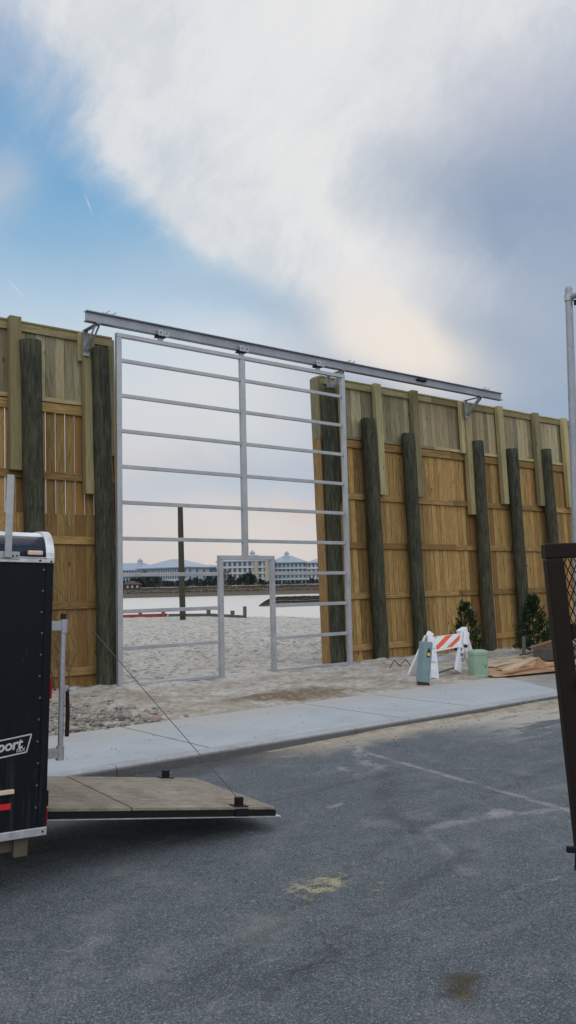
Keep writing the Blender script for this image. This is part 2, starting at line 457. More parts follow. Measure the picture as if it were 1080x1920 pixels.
FR = empty('wooden_fence', (12, .5, 0), 0, 'long closely boarded timber fence right of the gate behind a row of dark round posts', 'fence')
make_fence(FR, 5.32, 25.0, False,
    [(5.36, 6.10, .168, .158, .004), (6.60, 5.55, .178, .168, .0), (7.92, 5.33, .17, .16, .0), (10.47, 5.38, .17, .158, .0), (11.91, 5.30, .17, .158, .0), (13.47, 5.42, .17, .155, .004), (15.1, 5.38, .17, .158, .0), (16.7, 5.4, .17, .158, 0), (18.3, 5.4, .17, .158, 0)],
    [(5.80, .17, 3.6, 6.27, .31), (7.02, .2, 3.82, 6.46, .31), (8.29, .2, 3.83, 6.46, .31), (10.24, .2, 3.48, 6.40, .31), (10.06, .13, 5.05, 6.41, .35), (11.62, .2, 3.81, 6.46, .31), (13.24, .2, 3.83, 6.46, .31), (14.62, .2, 3.84, 6.46, .31), (16.2, .2, 3.84, 6.46, .31), (17.8, .2, 3.84, 6.46, .31)])
shear(MB().box((5.272, .455, -.1), (5.315, .735, 5.0))).build('end_board', 'end_wood', FR, bevel=.004)
shear(MB().box((5.272, .455, 5.004), (5.315, .735, 6.40))).build('end_board', 'end_upper_wood', FR, bevel=.004)
shear(MB().box((5.258, .42, -.1), (5.36, .452, 4.99))).build('corner_trim', 'end_wood', FR, bevel=.004)
shear(MB().box((5.25, .416, 4.994), (5.37, .452, 6.26))).build('corner_trim', 'end_upper_wood', FR, bevel=.004)

# ------------------------------------------------------------------ steel gate on its overhead track
GT = empty('sliding_gate', (2.72, 0, .07), 0, 'tall galvanised steel frame gate of open bars with a low walk-through doorway cut in it', 'gate')
GW, GZ0, GZ1 = 5.44, .065, 6.33
def tube_box(name, a, b): return MB().box(a, b).build(name, 'galvanised', GT, bevel=.006)
tube_box('stile', (-.035, -.04, GZ0), (.065, .04, GZ1 - .075)); tube_box('stile', (GW - .075, -.04, GZ0), (GW + .025, .04, GZ1 - .075))
tube_box('top_rail', (-.035, -.04, GZ1 - .074), (GW + .025, .04, GZ1))
tube_box('centre_stile', (2.665, -.036, 2.37), (2.785, .036, GZ1 - .076))
WX0, WX1 = 2.09, 3.33
tube_box('doorway_stile', (WX0, -.04, GZ0), (WX0 + .095, .04, 2.285)); tube_box('doorway_stile', (WX1, -.04, GZ0), (WX1 + .095, .04, 2.285))
tube_box('doorway_head', (WX0, -.04, 2.286), (WX1 + .095, .04, 2.369))
for k in range(10):
    z = 5.84 - k*.6375
    if k == 9: z = GZ0 + .036
    h = .034
    if z > 2.37: spans = ((.066, 2.664), (2.786, GW - .076))
    else: spans = ((.066, WX0 - .001), (WX1 + .096, GW - .076))
    for a, b in spans: tube_box('bottom_rail' if k == 9 else 'rail', (a, -.027, z - h), (b, .027, z + h))

TB = empty('track_beam', (5.1, 0, 6.42), 0, 'long steel I-beam track carried on brackets above the gate and fence', 'track')
prof = [(-.065,0),(.065,0),(.065,.014),(.008,.022),(.008,.168),(.065,.176),(.065,.19),(-.065,.19),(-.065,.176),(-.008,.168),(-.008,.022),(-.065,.014)]
MB().prism(prof, (-.62, 0, 6.435), (10.98, 0, 6.435), (0,1,0), (0,0,1)).build('beam', 'beam_steel', TB)
for bx in (-.40, 5.42, 10.12):
    mb = MB()
    mb.box((bx - .045, -.07, 6.412), (bx + .045, .50, 6.43))
    mb.box((bx - .045, .44, 5.98), (bx + .045, .462, 6.411))
    for sx in (-.036, .036): mb.bar((bx + sx, -.02, 6.405), (bx + sx, .43, 6.02), .016, .05, (1,0,0))
    mb.box((bx - .065, .425, 5.95), (bx + .065, .439, 6.12))
    mb.build('bracket', 'beam_steel', TB, bevel=.003)
for bx in (-.22, 5.62, 10.30):
    mb = MB()
    mb.box((bx - .10, -.05, 6.626), (bx + .14, .05, 6.638))
    mb.bar((bx - .03, 0, 6.638), (bx + .06, 0, 6.70), .07, .012, (0,1,0)); mb.bar((bx + .10, 0, 6.638), (bx + .19, 0, 6.69), .07, .012, (0,1,0))
    mb.build('beam_clip', 'beam_steel', TB)
MB().box((7.78, -.06, 6.53), (8.1, -.0085, 6.565)).tube([(7.85,-.07,6.55),(7.85,-.02,6.55)], .03, 8).tube([(8.03,-.07,6.55),(8.03,-.02,6.55)], .03, 8).build('stop_block', 'black_steel', TB)
for hx in (.88, 2.72, 4.72):
    h = MB().bar((hx, 0, 6.332), (hx, 0, 6.42), .12, .03, (1,0,0), w1=.06).build('hanger', 'galvanised', GT)
    for sy in (-1, 1):
        mb = MB(); mb.box((hx - .085, sy*.070 - .004, 6.41), (hx + .03, sy*.070 + .004, 6.525)); mb.box((hx + .04, sy*.070 - .004, 6.41), (hx + .14, sy*.070 + .004, 6.505))
        mb.build('trolley_plate', 'galvanised', h, bevel=.003)
        for dx in (-.03, .09): MB().tube([(hx + dx, sy*.075, 6.47), (hx + dx, sy*.084, 6.47)], .013, 8).build('axle_bolt', 'black_steel', h)
    MB().box((hx - .10, -.078, 6.392), (hx + .09, .078, 6.402)).build('trolley_base', 'black_steel', h)

# ------------------------------------------------------------------ ground, road, pavement, water
def shore(L): return 62 + (-L)*45 if L < 0 else 62 - L*95
def fbm(x, y, s, o=3):
    a = 0; w = 1
    for i in range(o): a += w*mnoise.noise((x*s, y*s, 3.7*i)); s *= 2.1; w *= .5
    return a
def sand_h(x, y):
    px, py = x - CAM.x, y - CAM.y
    D = px*FWD.x + py*FWD.y; L = (px*RGT.x + py*RGT.y)/max(D, 1)
    if y < 0.3: base = .085
    else: base = .085 - .02*min(y, 3)/3
    if D > 16:
        S = shore(max(-.4, min(.3, L)))
        f = (D - 16)/(S - 16); base -= .46*max(f, 0)**1.15
    near = max(0, min(1, (7 - abs(y))/7))
    h = base + .022*fbm(x, y, .9) 
    h += .030*fbm(x*1.0, y*1.0, 3.3, 3)
    if y > .9 or (0 < x < 5.3 and y > .2):
        k = min(1, (y - .2)/2.0)
        h += k*(.05*fbm(x, y, 1.15, 2) + .05*abs(mnoise.noise((x*2.6, y*2.6, 9)))*2 - .025)
    # little mounds against the boards
    if -.5 < y < .6 and (x > 5.6 or x < .3): h += .05*max(0, 1 - abs(y - .15)/.65)*(1 + 1.0*mnoise.noise((x*3.1, y*2, 5)) + .8*mnoise.noise((x*7.5, y*5, 8)))
    if x > 8 and -2.4 < y < .4: h += .10*max(0, 1 - abs(x - 11)/4.5)*max(0, 1 - abs(y + .9)/1.4)*(1 + mnoise.noise((x*1.7, y*1.7, 1)))
    bq = (x - 5.0)**2/1.6 + (y + 2.7)**2/.9
    if bq < 6: h += .075*math.exp(-bq)
    # tyre-churned patch in front of the doorway
    d = sqrt(((x - 1.2)/1.5)**2 + ((y + 3.1)/.55)**2)
    if d < 1: h += (1 - d)*.055*mnoise.noise((x*6, y*6, 2)) + (1-d)*.02
    if y < -3.3:
        e = .35*fbm(x, 0, .55, 3)
        h = h + (-.055)*max(0, min(1, (-(y) - 3.35 + e)/1.1))*1.2 + .0
    return h
xs = []; x = -16.0
while x < 62: xs.append(x); x += .10 if -4.5 < x < 13 else (.25 if x < 24 else .5)
ys = []; y = -4.9
while y < 56: ys.append(y); y += .075 if y < 3 else .075 + (y - 3)*.016
mb = MB(); vs = [(x, y, sand_h(x, y)) for y in ys for x in xs]; nx = len(xs)
fs = [(j*nx + i, j*nx + i + 1, (j+1)*nx + i + 1, (j+1)*nx + i) for j in range(len(ys)-1) for i in range(nx-1)]
def sand_fn(t, out):
    p = t.pos(); x, y, z = t.sep(p)
    n1 = t.noise(p, 1.3, 6, .65); n2 = t.noise(p, 9, 5, .65); n3 = t.noise(p, 70, 3, .6)
    c = t.ramp(t.math('ADD', t.math('MULTIPLY', n1, .45), t.math('ADD', t.math('MULTIPLY', n2, .35), t.math('MULTIPLY', n3, .2))),
        [(.34,(.27,.24,.205)),(.46,(.45,.425,.385)),(.58,(.56,.54,.505))])
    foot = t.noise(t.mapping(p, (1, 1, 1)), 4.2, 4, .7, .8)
    c = t.mix(t.math('MULTIPLY', t.sstep(foot, .50, .39), .8), c, (.19,.17,.145))  # shadows of footprint hollows painted into the sand colour
    foot_shade = t.noise(t.mapping(p, (1, 1, 1), rot=(0, 0, -.67)), 1.9, 5, .72, .6)
    c = t.mix(t.math('MULTIPLY', t.math('MULTIPLY', t.sstep(foot_shade, .46, .36), t.sstep(y, 2, 8)), .6), c, (.21,.19,.165))  # broader footprint shading, also painted, on the sand beyond the gate
    near = t.sstep(y, .5, -1.2)
    tan_ = t.mix(t.sstep(n1, .36, .62), (.36,.31,.245), (.51,.48,.43))
    c = t.mix(t.math('MULTIPLY', near, .75), c, t.mix(1.0, tan_, t.mix(t.sstep(n2, .3, .7), (.62,.60,.57), (1.1,1.1,1.1)), 'MULTIPLY'))
    # damp, freshly turned sand
    q = t.vmath('ADD', t.vmath('SUBTRACT', p, (1.3, -3.1, 0)), t.vmath('SCALE', t.vmath('SUBTRACT', t.noise(p, 2.6, 4, .65, 0, True), (.5,.5,.5)), scale=1.0))
    q = t.vmath('MULTIPLY', q, (.62, 1.7, 0)); d = t.vmath('LENGTH', q)
    w = t.math('MULTIPLY', t.sstep(d, 1.05, .45), t.sstep(n2, .34, .50))
    c = t.mix(t.math('MULTIPLY', w, .9), c, (.16,.115,.07))
    h = t.math('ADD', t.math('MULTIPLY', n2, .7), t.math('MULTIPLY', n3, .3))
    rip = t.noise(t.mapping(p, (1, 1, 1)), 3.4, 5, .7, .5)
    out(c, .95, spec=.15, normal=t.bump(rip, .8, .10, t.bump(h, .75, .035)))
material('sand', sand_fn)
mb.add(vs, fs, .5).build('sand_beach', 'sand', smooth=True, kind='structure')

NSH = {}
def seg_mask(t, p, a, b, w, soft=1.0, namp=.06, nscale=3.0, brk=None):
    if not NSH:
        for key, sc_ in (('lo', 2.6), ('hi', 5.0)): NSH[key] = t.vmath('SUBTRACT', t.noise(p, sc_, 3, .6, 0, True), (.5,.5,.5))
        for key, sc_ in (('blo', 4.5), ('bhi', 11.0)): NSH[key] = t.noise(p, sc_, 4, .7)
    a = Vector((a.x, a.y, 0)); b = Vector((b.x, b.y, 0)); ab = b - a
    q = t.vmath('ADD', p, t.vmath('SCALE', NSH['lo' if nscale < 3.5 else 'hi'], scale=namp*2))
    q = t.vmath('SUBTRACT', t.vmath('MULTIPLY', q, (1,1,0)), tuple(a))
    h = t.math('DIVIDE', t.vmath('DOT_PRODUCT', q, tuple(ab)), ab.length_squared, clamp=True)
    d = t.vmath('LENGTH', t.vmath('SUBTRACT', q, t.vmath('SCALE', t.comb(ab.x, ab.y, 0), scale=h)))
    m = t.sstep(d, w, w*(1 - soft))
    if brk: m = t.math('MULTIPLY', m, t.sstep(NSH['blo' if brk[0] < 8 else 'bhi'], brk[1], brk[1] + .12))
    return m
def asphalt_fn(t, out):
    p = t.pos(); x, y, z = t.sep(p)
    big = t.noise(p, .55, 5, .6); mid = t.noise(p, 3.1, 6, .68)
    agg = t.voro(p, 150, 'F1', 'Color'); ag = t.sep(agg)[0]; ad = t.voro(p, 150)
    fine = t.noise(p, 210, 2, .6)
    f = t.math('ADD', t.math('MULTIPLY', ag, .55), t.math('MULTIPLY', fine, .45))
    c = t.ramp(f, [(.16,(.036,.043,.050)),(.44,(.074,.088,.101)),(.70,(.130,.150,.166)),(.88,(.30,.325,.34))])
    v = t.math('ADD', .62, t.math('MULTIPLY', t.math('ADD', t.math('MULTIPLY', big, .55), t.math('MULTIPLY', mid, .45)), .85))
    c = t.mix(1.0, c, t.comb(v, v, v), 'MULTIPLY')
    dust = t.math('MULTIPLY', t.sstep(mid, .46, .72), t.sstep(big, .36, .60))
    c = t.mix(t.math('MULTIPLY', dust, .42), c, (.24,.235,.225))
    stk = t.noise(t.mapping(p, (.35, 2.6, 1), rot=(0, 0, .25)), 1.3, 6, .72)
    c = t.mix(t.math('MULTIPLY', t.sstep(stk, .54, .72), .30), c, (.25,.245,.235))
    c = t.mix(t.math('MULTIPLY', t.sstep(stk, .46, .30), .35), c, (.032,.037,.044))
    grit = t.math('MULTIPLY', t.sstep(t.noise(p, 26, 4, .75), .66, .74), t.sstep(mid, .42, .6))
    c = t.mix(t.math('MULTIPLY', grit, .5), c, (.36,.35,.33))
    # sand washed along the kerb
    e = t.math('ADD', y, t.math('MULTIPLY', t.math('SUBTRACT', t.noise(p, 1.5, 5, .65), .5), .9))
    k = t.sstep(e, -6.75, -6.35)
    right = t.sstep(x, -2.2, -.6)
    c = t.mix(t.math('MULTIPLY', t.math('MULTIPLY', k, right), .85), c, (.36,.315,.25))
    c = t.mix(t.math('MULTIPLY', t.math('MULTIPLY', k, t.math('SUBTRACT', 1.0, right)), .6), c, (.035,.034,.032))
    k2 = t.math('MULTIPLY', t.sstep(t.math('ADD', t.noise(t.mapping(p, (.5, 1.6, 1)), 1.7, 5, .7), t.math('MULTIPLY', t.sstep(y, -8.6, -6.4), .28)), .62, .74), t.math('MULTIPLY', t.sstep(x, 0.4, 2.2), t.sstep(y, -8.4, -7.4)))
    c = t.mix(t.math('MULTIPLY', k2, .85), c, (.43,.40,.35))
    G = lambda a, b: gnd(a, b, 0)
    dustc = (.33,.325,.32)
    for a, b, w, amt, na, ns, br in [
        ((690,1412),(1075,1522), .06, .62, .05, 4, (3,.30)), ((800,1556),(930,1527), .085, .5, .10, 4, (9,.34)),
        ((925,1527),(1075,1518), .10, .5, .12, 4, (9,.36)), ((800,1560),(880,1640), .08, .3, .10, 4, (9,.38)),
        ((660,1400),(700,1440), .16, .75, .25, 3, (6,.42)), ((640,1440),(690,1470), .07, .5, .2, 3, (6,.46)),
        ((885,1520),(970,1524), .12, .55, .25, 4, (6,.48)), ((830,1708),(1075,1640), .022, .55, .12, 4, (6,.42)),
        ((480,1810),(830,1708), .02, .3, .15, 4, (6,.48)), ((820,1440),(950,1440), .03, .35, .1, 3, (6,.45)),
        ((380,1900),(480,1810), .022, .3, .15, 4, (6,.44)),
        ((620,1512),(640,1508), .06, .6, .08, 5, None), ((555,1415),(530,1420), .06, .5, .12, 5, None), ((470,1560),(490,1566), .04, .5, .1, 5, (9,.45)), ((150,1775),(240,1740), .12, .3, .4, 4, (6,.5)),
        ((30,1700),(330,1640), .16, .22, .4, 2, (5,.5))]:
        m = seg_mask(t, p, G(*a), G(*b), w, 1, na, ns, br)
        c = t.mix(t.math('MULTIPLY', t.math('MULTIPLY', m, t.sstep(mid, .30, .56)), amt), c, dustc)
    for a, b, w in (((120,1690),(420,1640),.006), ((420,1640),(560,1700),.005), ((560,1700),(700,1880),.006), ((560,1450),(610,1520),.005), ((880,1440),(1040,1400),.006), ((930,1600),(1010,1760),.005)):
        m = seg_mask(t, p, G(*a), G(*b), w, 1, .10, 4, (9,.44)); c = t.mix(t.math('MULTIPLY', m, .8), c, (.018,.019,.021))
    for a, b, w in (((300,1880),(760,1560),.09), ((450,1900),(880,1590),.09), ((760,1560),(1060,1430),.10)):
        m = seg_mask(t, p, G(*a), G(*b), w, .8, .10, 2, (4,.40)); c = t.mix(t.math('MULTIPLY', m, .28), c, (.028,.031,.035))
    m = seg_mask(t, p, G(715,1440), G(735,1530), .20, 1, .2, 2, (4,.38)); c = t.mix(t.math('MULTIPLY', m, .4), c, (.035,.038,.045))
    m = seg_mask(t, p, G(735,1530), G(790,1560), .12, 1, .1, 2, None); c = t.mix(t.math('MULTIPLY', m, .4), c, (.035,.038,.045))
    m = seg_mask(t, p, G(575,1668), G(620,1655), .17, 1, .22, 5, (9,.40)); c = t.mix(t.math('MULTIPLY', t.math('MULTIPLY', m, t.sstep(f, .25, .5)), .9), c, (.47,.43,.25))
    m = seg_mask(t, p, G(540,1680), G(640,1645), .34, 1, .5, 5, (13,.56)); c = t.mix(t.math('MULTIPLY', m, .7), c, (.46,.41,.22))
    m = seg_mask(t, p, G(868,1862), G(872,1838), .13, 1, .12, 5, None); c = t.mix(t.math('MULTIPLY', m, .85), c, (.045,.034,.014))
    m = seg_mask(t, p, G(868,1868), G(872,1862), .05, 1, .05, 5, (20,.4)); c = t.mix(t.math('MULTIPLY', m, .6), c, (.16,.11,.03))
    m = seg_mask(t, p, G(565,1815), G(625,1805), .028, 1, .2, 6, (8,.42)); c = t.mix(t.math('MULTIPLY', m, .7), c, (.02,.02,.023))
    h = t.math('SUBTRACT', t.math('ADD', t.math('MULTIPLY', mid, .5), t.math('MULTIPLY', ag, .5)), t.math('MULTIPLY', ad, .4))
    chip = t.math('MULTIPLY', t.sstep(ag, .90, .97), t.sstep(ad, .5, .2))
    c = t.mix(t.math('MULTIPLY', chip, .5), c, (.42,.42,.41))
    out(c, .82, spec=.3, normal=t.bump(h, .55, .008))
material('asphalt', asphalt_fn)
MB().add([(-400,-500,0),(400,-500,0),(400,-6.0,0),(-400,-6.0,0)], [(0,1,2,3)], .5).build('road', 'asphalt', kind='structure')

def conc(base, dark):
    def fn(t, out):
        p = t.pos(); x, y, z = t.sep(p)
        n = t.noise(p, 1.1, 6, .65); m = t.noise(p, 14, 5, .7); f = t.noise(p, 120, 2, .6)
        v = t.math('ADD', t.math('MULTIPLY', n, .5), t.math('ADD', t.math('MULTIPLY', m, .3), t.math('MULTIPLY', f, .2)))
        c = t.ramp(v, [(.32, dark), (.52, base), (.75, tuple(min(1, q*1.12) for q in base))])
        # sand blown on from the beach side
        sd = t.math('MULTIPLY', t.sstep(t.math('ADD', y, t.math('MULTIPLY', t.math('SUBTRACT', n, .5), 1.8)), -5.1, -4.1), t.sstep(m, .35, .6))
        c = t.mix(t.math('MULTIPLY', sd, .75), c, (.42,.38,.31))
        st_ = t.noise(p, 2.4, 6, .75); c = t.mix(t.math('MULTIPLY', t.sstep(st_, .55, .72), .35), c, (.24,.235,.225))
        ch = t.noise(p, 34, 3, .7); c = t.mix(t.math('MULTIPLY', t.sstep(ch, .70, .75), .6), c, (.13,.12,.11))
        for jx in (-7.6, -4.9, -2.05, .75, 2.1, 5.2, 8.0):
            j = t.math('LESS_THAN', t.math('ABSOLUTE', t.math('SUBTRACT', t.math('ADD', x, t.math('MULTIPLY', n, .05)), jx + .025)), .013)
            c = t.mix(t.math('MULTIPLY', j, .8), c, (.09,.085,.08))
        out(c, .88, spec=.25, normal=t.bump(m, .25, .006))
    return fn
material('concrete', conc((.38,.41,.44), (.30,.32,.34)))
material('old_concrete', conc((.28,.275,.265), (.19,.185,.18)))
def kerb_fn(t, out):
    p = t.pos(); x, y, z = t.sep(p); n = t.noise(p, 2.2, 6, .7); m = t.noise(p, 22, 4, .7)
    c = t.ramp(t.math('ADD', t.math('MULTIPLY', n, .5), t.math('MULTIPLY', m, .5)), [(.35,(.26,.265,.27)),(.55,(.37,.385,.40)),(.7,(.43,.445,.46))])
    face_dark = t.math('MULTIPLY', t.sstep(z, .092, .06), t.sstep(n, .22, .42))  # kerb darkens down its front face, broken up by noise
    out(t.mix(t.math('MULTIPLY', face_dark, .8), c, (.06,.055,.05)), .9, spec=.2, normal=t.bump(m, .4, .01))
material('kerb_concrete', kerb_fn)
mb = MB(); z = .095
mb.add([(-60,-5.945,z),(4.25,-5.945,z),(5.3,-4.0,z),(-60,-4.0,z),(-60,-5.945,-.1),(4.25,-5.945,-.1),(5.3,-4.0,-.1),(-60,-4.0,-.1)], [(0,1,2,3),(0,4,5,1),(1,5,6,2),(2,6,7,3),(3,7,4,0)], .5)
mb.build('pavement', 'concrete', kind='structure')
mb = MB(); z = .083
mb.add([(4.262,-5.945,z),(60,-5.945,z),(60,-3.0,z),(5.312,-4.0,z),(4.262,-5.945,-.1),(60,-5.945,-.1),(60,-3.0,-.1),(5.312,-4.0,-.1)], [(0,1,2,3),(0,4,5,1),(1,5,6,2),(2,6,7,3),(3,7,4,0)], .5)
mb.build('concrete_apron', 'old_concrete', kind='structure')
prof = [(-.16,-.1),(0,-.1),(0,.099),(-.125,.097),(-.145,.085),(-.155,.06)]
mb = MB()
kx = [-60, -3.2, -.15, 2.9, 4.24]
for a, b in zip(kx, kx[1:]): mb.prism(prof, (a + .004, -5.95, 0), (b - .004, -5.95, 0), (0,1,0), (0,0,1), .5)
prof2 = [(-.16,-.1),(0,-.1),(0,.075),(-.12,.06),(-.16,.012)]
for a, b in zip([4.26, 7.3, 10.3, 60], [7.29, 10.29, 60, 90][:3]): mb.prism(prof2, (a, -5.95, 0), (b, -5.95, 0), (0,1,0), (0,0,1), .5)
mb.build('kerb', 'kerb_concrete', kind='structure')

def water_fn(t, out):
    p = t.pos()
    n = t.noise(t.mapping(p, (1, 1, 1), rot=(0, 0, .67)), .9, 4, .6); m = t.noise(t.mapping(p, (.25, 1.6, 1), rot=(0, 0, .67)), .22, 4, .6)
    out((.20,.21,.22), .28, 0, spec=.8, normal=t.bump(n, .25, .08, t.bump(m, .3, .2)))
material('water', water_fn)
# sand drifted along the gutter
mb = MB(); gx = [-2.2 + i*.09 for i in range(150)]; gy = [-5.97 - i*.05 for i in range(17)]
def gut(x, y):
    d = -5.97 - y; a = max(0, min(1, (x + 1.9)/2.2)); wd = .34 + .22*mnoise.noise((x*.7, 3, 0)) + .10*mnoise.noise((x*2.3, 5, 0)) + (max(0, min(1, (x - 2)/2))*.35)
    return a*(.062*max(0, 1 - d/wd)) - .006 + .006*mnoise.noise((x*7, y*7, 0))*a
vs = [(x, y, gut(x, y)) for y in gy for x in gx]; n_ = len(gx)
mb.add(vs, [(j*n_ + i, (j+1)*n_ + i, (j+1)*n_ + i + 1, j*n_ + i + 1) for j in range(len(gy)-1) for i in range(n_-1)], .5)
def gsand_fn(t, out):
    p = t.pos(); n = t.noise(p, 6, 6, .7); m = t.noise(p, 90, 2, .6)
    out(t.ramp(t.math('ADD', t.math('MULTIPLY', n, .7), t.math('MULTIPLY', m, .3)), [(.35,(.20,.17,.13)),(.55,(.37,.33,.265)),(.7,(.47,.43,.37))]), .95, spec=.1, normal=t.bump(n, .5, .02))
material('gutter_sand', gsand_fn)
mb.build('gutter_sand', 'gutter_sand', smooth=True, kind='structure')
MB().add([(-2500,-6.0,-.42),(3000,-6.0,-.42),(4000,4500,-.42),(-2500,4500,-.42)], [(0,1,2,3)], .5).build('water', 'water', kind='structure')
# ground sheet that carries everything inland
def soil_fn(t, out):
    n = t.noise(t.pos(), .4, 5, .6); out(t.ramp(n, [(.3,(.12,.10,.06)),(.7,(.22,.19,.13))]), .95, spec=.1)
material('soil', soil_fn)
# ------------------------------------------------------------------ enclosed cargo trailer with its ramp down
TR = empty('cargo_trailer', (-4.962, -8.6, 0), 0, rot=(0, radians(1.6), radians(-4.5)), label='black enclosed cargo trailer with navy roof edge and plywood ramp door lowered onto the road', cat='trailer')
class TL:                                                      # trailer-local building
    def __init__(s): s.m = MB()
    def __getattr__(s, k): return getattr(s.m, k)
    def build(s, *a, **kw):
        m = ROOTM[TR.name]; s.m.v = [m @ p for p in s.m.v]; return s.m.build(*a, **kw)
def TP(p): return ROOTM[TR.name] @ Vector(p)
LEN, WID = 2.7, 1.52
t = TL(); t.m.box((-LEN, 0, .372), (-.045, .03, 1.90)); body = t.build('side_wall', 'black_paint', TR)
t = TL(); t.m.box((-LEN, WID - .03, .372), (-.045, WID, 1.90)); t.build('side_wall', 'black_paint', TR)
t = TL(); t.m.box((-LEN - .03, 0, .372), (-LEN - .001, WID, 1.90)); t.build('front_wall', 'black_paint', TR)
t = TL(); t.m.box((-LEN, .031, .372), (-.02, WID - .031, .42)); t.build('floor', 'plywood', TR)
t = TL(); t.m.box((-.0445, -.006, .372), (.004, .045, 1.90)); t.m.box((-.0445, WID - .045, .372), (.004, WID + .006, 1.90)); t.m.box((-.0445, .046, 1.82), (.004, WID - .046, 1.90)); t.build('rear_frame', 'black_paint', TR, bevel=.006)
t = TL(); t.m.box((-LEN, -.010, .325), (.006, .02, .371)); t.build('bottom_trim', 'aluminium', TR, bevel=.003)
t = TL(); t.m.box((-LEN, WID - .02, .325), (.006, WID + .010, .371)); t.build('bottom_trim', 'aluminium', TR, bevel=.003)
t = TL(); t.m.box((-LEN, -.012, 1.901), (-.046, .02, 1.928)); t.m.box((-LEN, -.016, 1.9285), (-.046, .02, 1.934)); t.build('roof_trim', 'aluminium', TR, bevel=.002)
CR = .15
def cove(off):
    pts = [(CR - (CR + off)*cos(a), 1.935 + (CR + off + .005)*sin(a)) for a in [i*pi/2/10 for i in range(11)]]
    pts += [(WID - p[0], p[1]) for p in reversed(pts)]
    return pts
def sheet(pts, x0, x1, th=.02):
    m = MB(); n = len(pts); inner = [(p[0] + (.02 if p[0] < WID/2 else -.02), p[1] - th) for p in pts]
    vs = [TP((x, p[0], p[1])) for x in (x0, x1) for p in pts] + [TP((x, p[0], p[1])) for x in (x0, x1) for p in inner]
    fs = []
    for i in range(n-1):
        fs += [(i, i+1, n+i+1, n+i), (2*n+i, 3*n+i, 3*n+i+1, 2*n+i+1), (i, 2*n+i, 2*n+i+1, i+1), (n+i, n+i+1, 3*n+i+1, 3*n+i)]
    fs += [(0, n, 3*n, 2*n), (n-1, 3*n-1, 4*n-1, 2*n-1)]
    return m.add(vs, fs, .5)
cv = cove(0)
sheet(cv[:7], -LEN, -.046).build('roof_cove', 'navy_cove', TR, smooth=True)
sheet(cv[-7:], -LEN, -.046).build('roof_cove', 'navy_cove', TR, smooth=True)
sheet(cv[6:-6], -LEN, -.046).build('roof', 'white_roof', TR, smooth=False)
sheet([(p[0], p[1]) for p in cove(.010)], -.0455, .004, .03).build('corner_trim', 'aluminium', TR)
t = TL(); t.m.box((-.0455, -.014, 1.901), (.004, .012, 1.936)); t.build('corner_cap', 'aluminium', TR, bevel=.003)
t = TL(); t.m.box((-.155, -.022, 1.945), (-.068, .02, 1.972)); t.build('marker_light', 'amber_lens', TR, bevel=.006)
# ladder-rack upright bolted to the roof trim
t = TL(); t.m.box((-.296, -.034, 1.925), (-.256, -.018, 2.41)); t.build('rack_upright', 'galvanised', TR, bevel=.003)
t = TL(); t.m.box((-.33, -.0175, 1.918), (-.205, -.0125, 1.962)); t.build('rack_plate', 'galvanised', TR, bevel=.002)
for x, z in ((-.245,1.935),(-.222,1.937),(-.082,1.914),(-.015,1.91),(-.02,.348),(-.6,.348),(-1.2,.348)):
    t = TL(); t.m.tube([(x, -.018, z), (x, -.0105, z)], .006, 8); t.build('bolt', 'black_steel', TR)
for i in range(12):
    z = 1.86 - i*.125; xx = -.055 - .003*(i % 3)
    t = TL(); t.m.tube([(xx, -.006, z), (xx, .002, z)], [.0055, .0085], 8); t.build('rivet', 'bolt_steel', TR)
# side decal: slanted outlined badge with lettering
P = lambda x, z, y=-.002: TP((x, y, z))
t = MB()
bx = [(-.42, .865), (-.098, .905), (-.124, .806), (-.446, .766)]
for (a, b) in ((0,1),(1,2),(2,3),(3,0)):
    t.bar(P(bx[a][0], bx[a][1], -.0015), P(bx[b][0], bx[b][1], -.0015), .0075, .001, (0,0,1) if a in (0,2) else (1,0,0))
bd = t.build('logo_frame', 'decal_white', TR)
xa = TP((1,0,.10)) - TP((0,0,0)); ya = TP((0,0,1)) - TP((0,0,0))
text_mesh('logo_text', 'Sport', .083, 'decal_white', bd, P(-.151, .832, -.0016), xa, ya, .22, 'RIGHT', .0006, .95, .0022)
text_mesh('logo_text', 'DLX', .026, 'decal_white', bd, P(-.134, .8145, -.0016), xa, ya, .22, 'RIGHT', .0006, .95, .0006)
t = TL(); t.m.box((-.5, -.002, .495), (-.205, .001, .528)); t.build('reflective_tape', 'red_tape', TR)
t = TL(); t.m.box((-.36, -.022, .582), (-.192, .001, .606)); t.build('side_marker', 'amber_lens', TR, bevel=.003)
t = TL(); t.m.box((-.36, -.012, .570), (-.192, .001, .581)); t.build('marker_base', 'black_steel', TR)
t = TL(); t.m.box((.005, .004, .38), (.012, .03, .47)); t.build('reflector', 'red_lens', TR)
t = TL(); t.m.box((.005, .004, 1.10), (.018, .04, 1.22)); t.build('tail_light', 'red_lens', TR)
t = TL(); t.m.box((-LEN, .06, .24), (-.09, .11, .322)); t.m.box((-LEN, WID-.11, .24), (-.09, WID-.06, .322)); t.m.box((-.15,.111,.25),(-.10,WID-.111,.32)); t.build('chassis_rail', 'tan_wood', TR, bevel=.004)
t = TL(); t.m.box((-.17, .03, .215), (-.09, .058, .322)); t.build('jack_plate', 'tan_wood', TR)
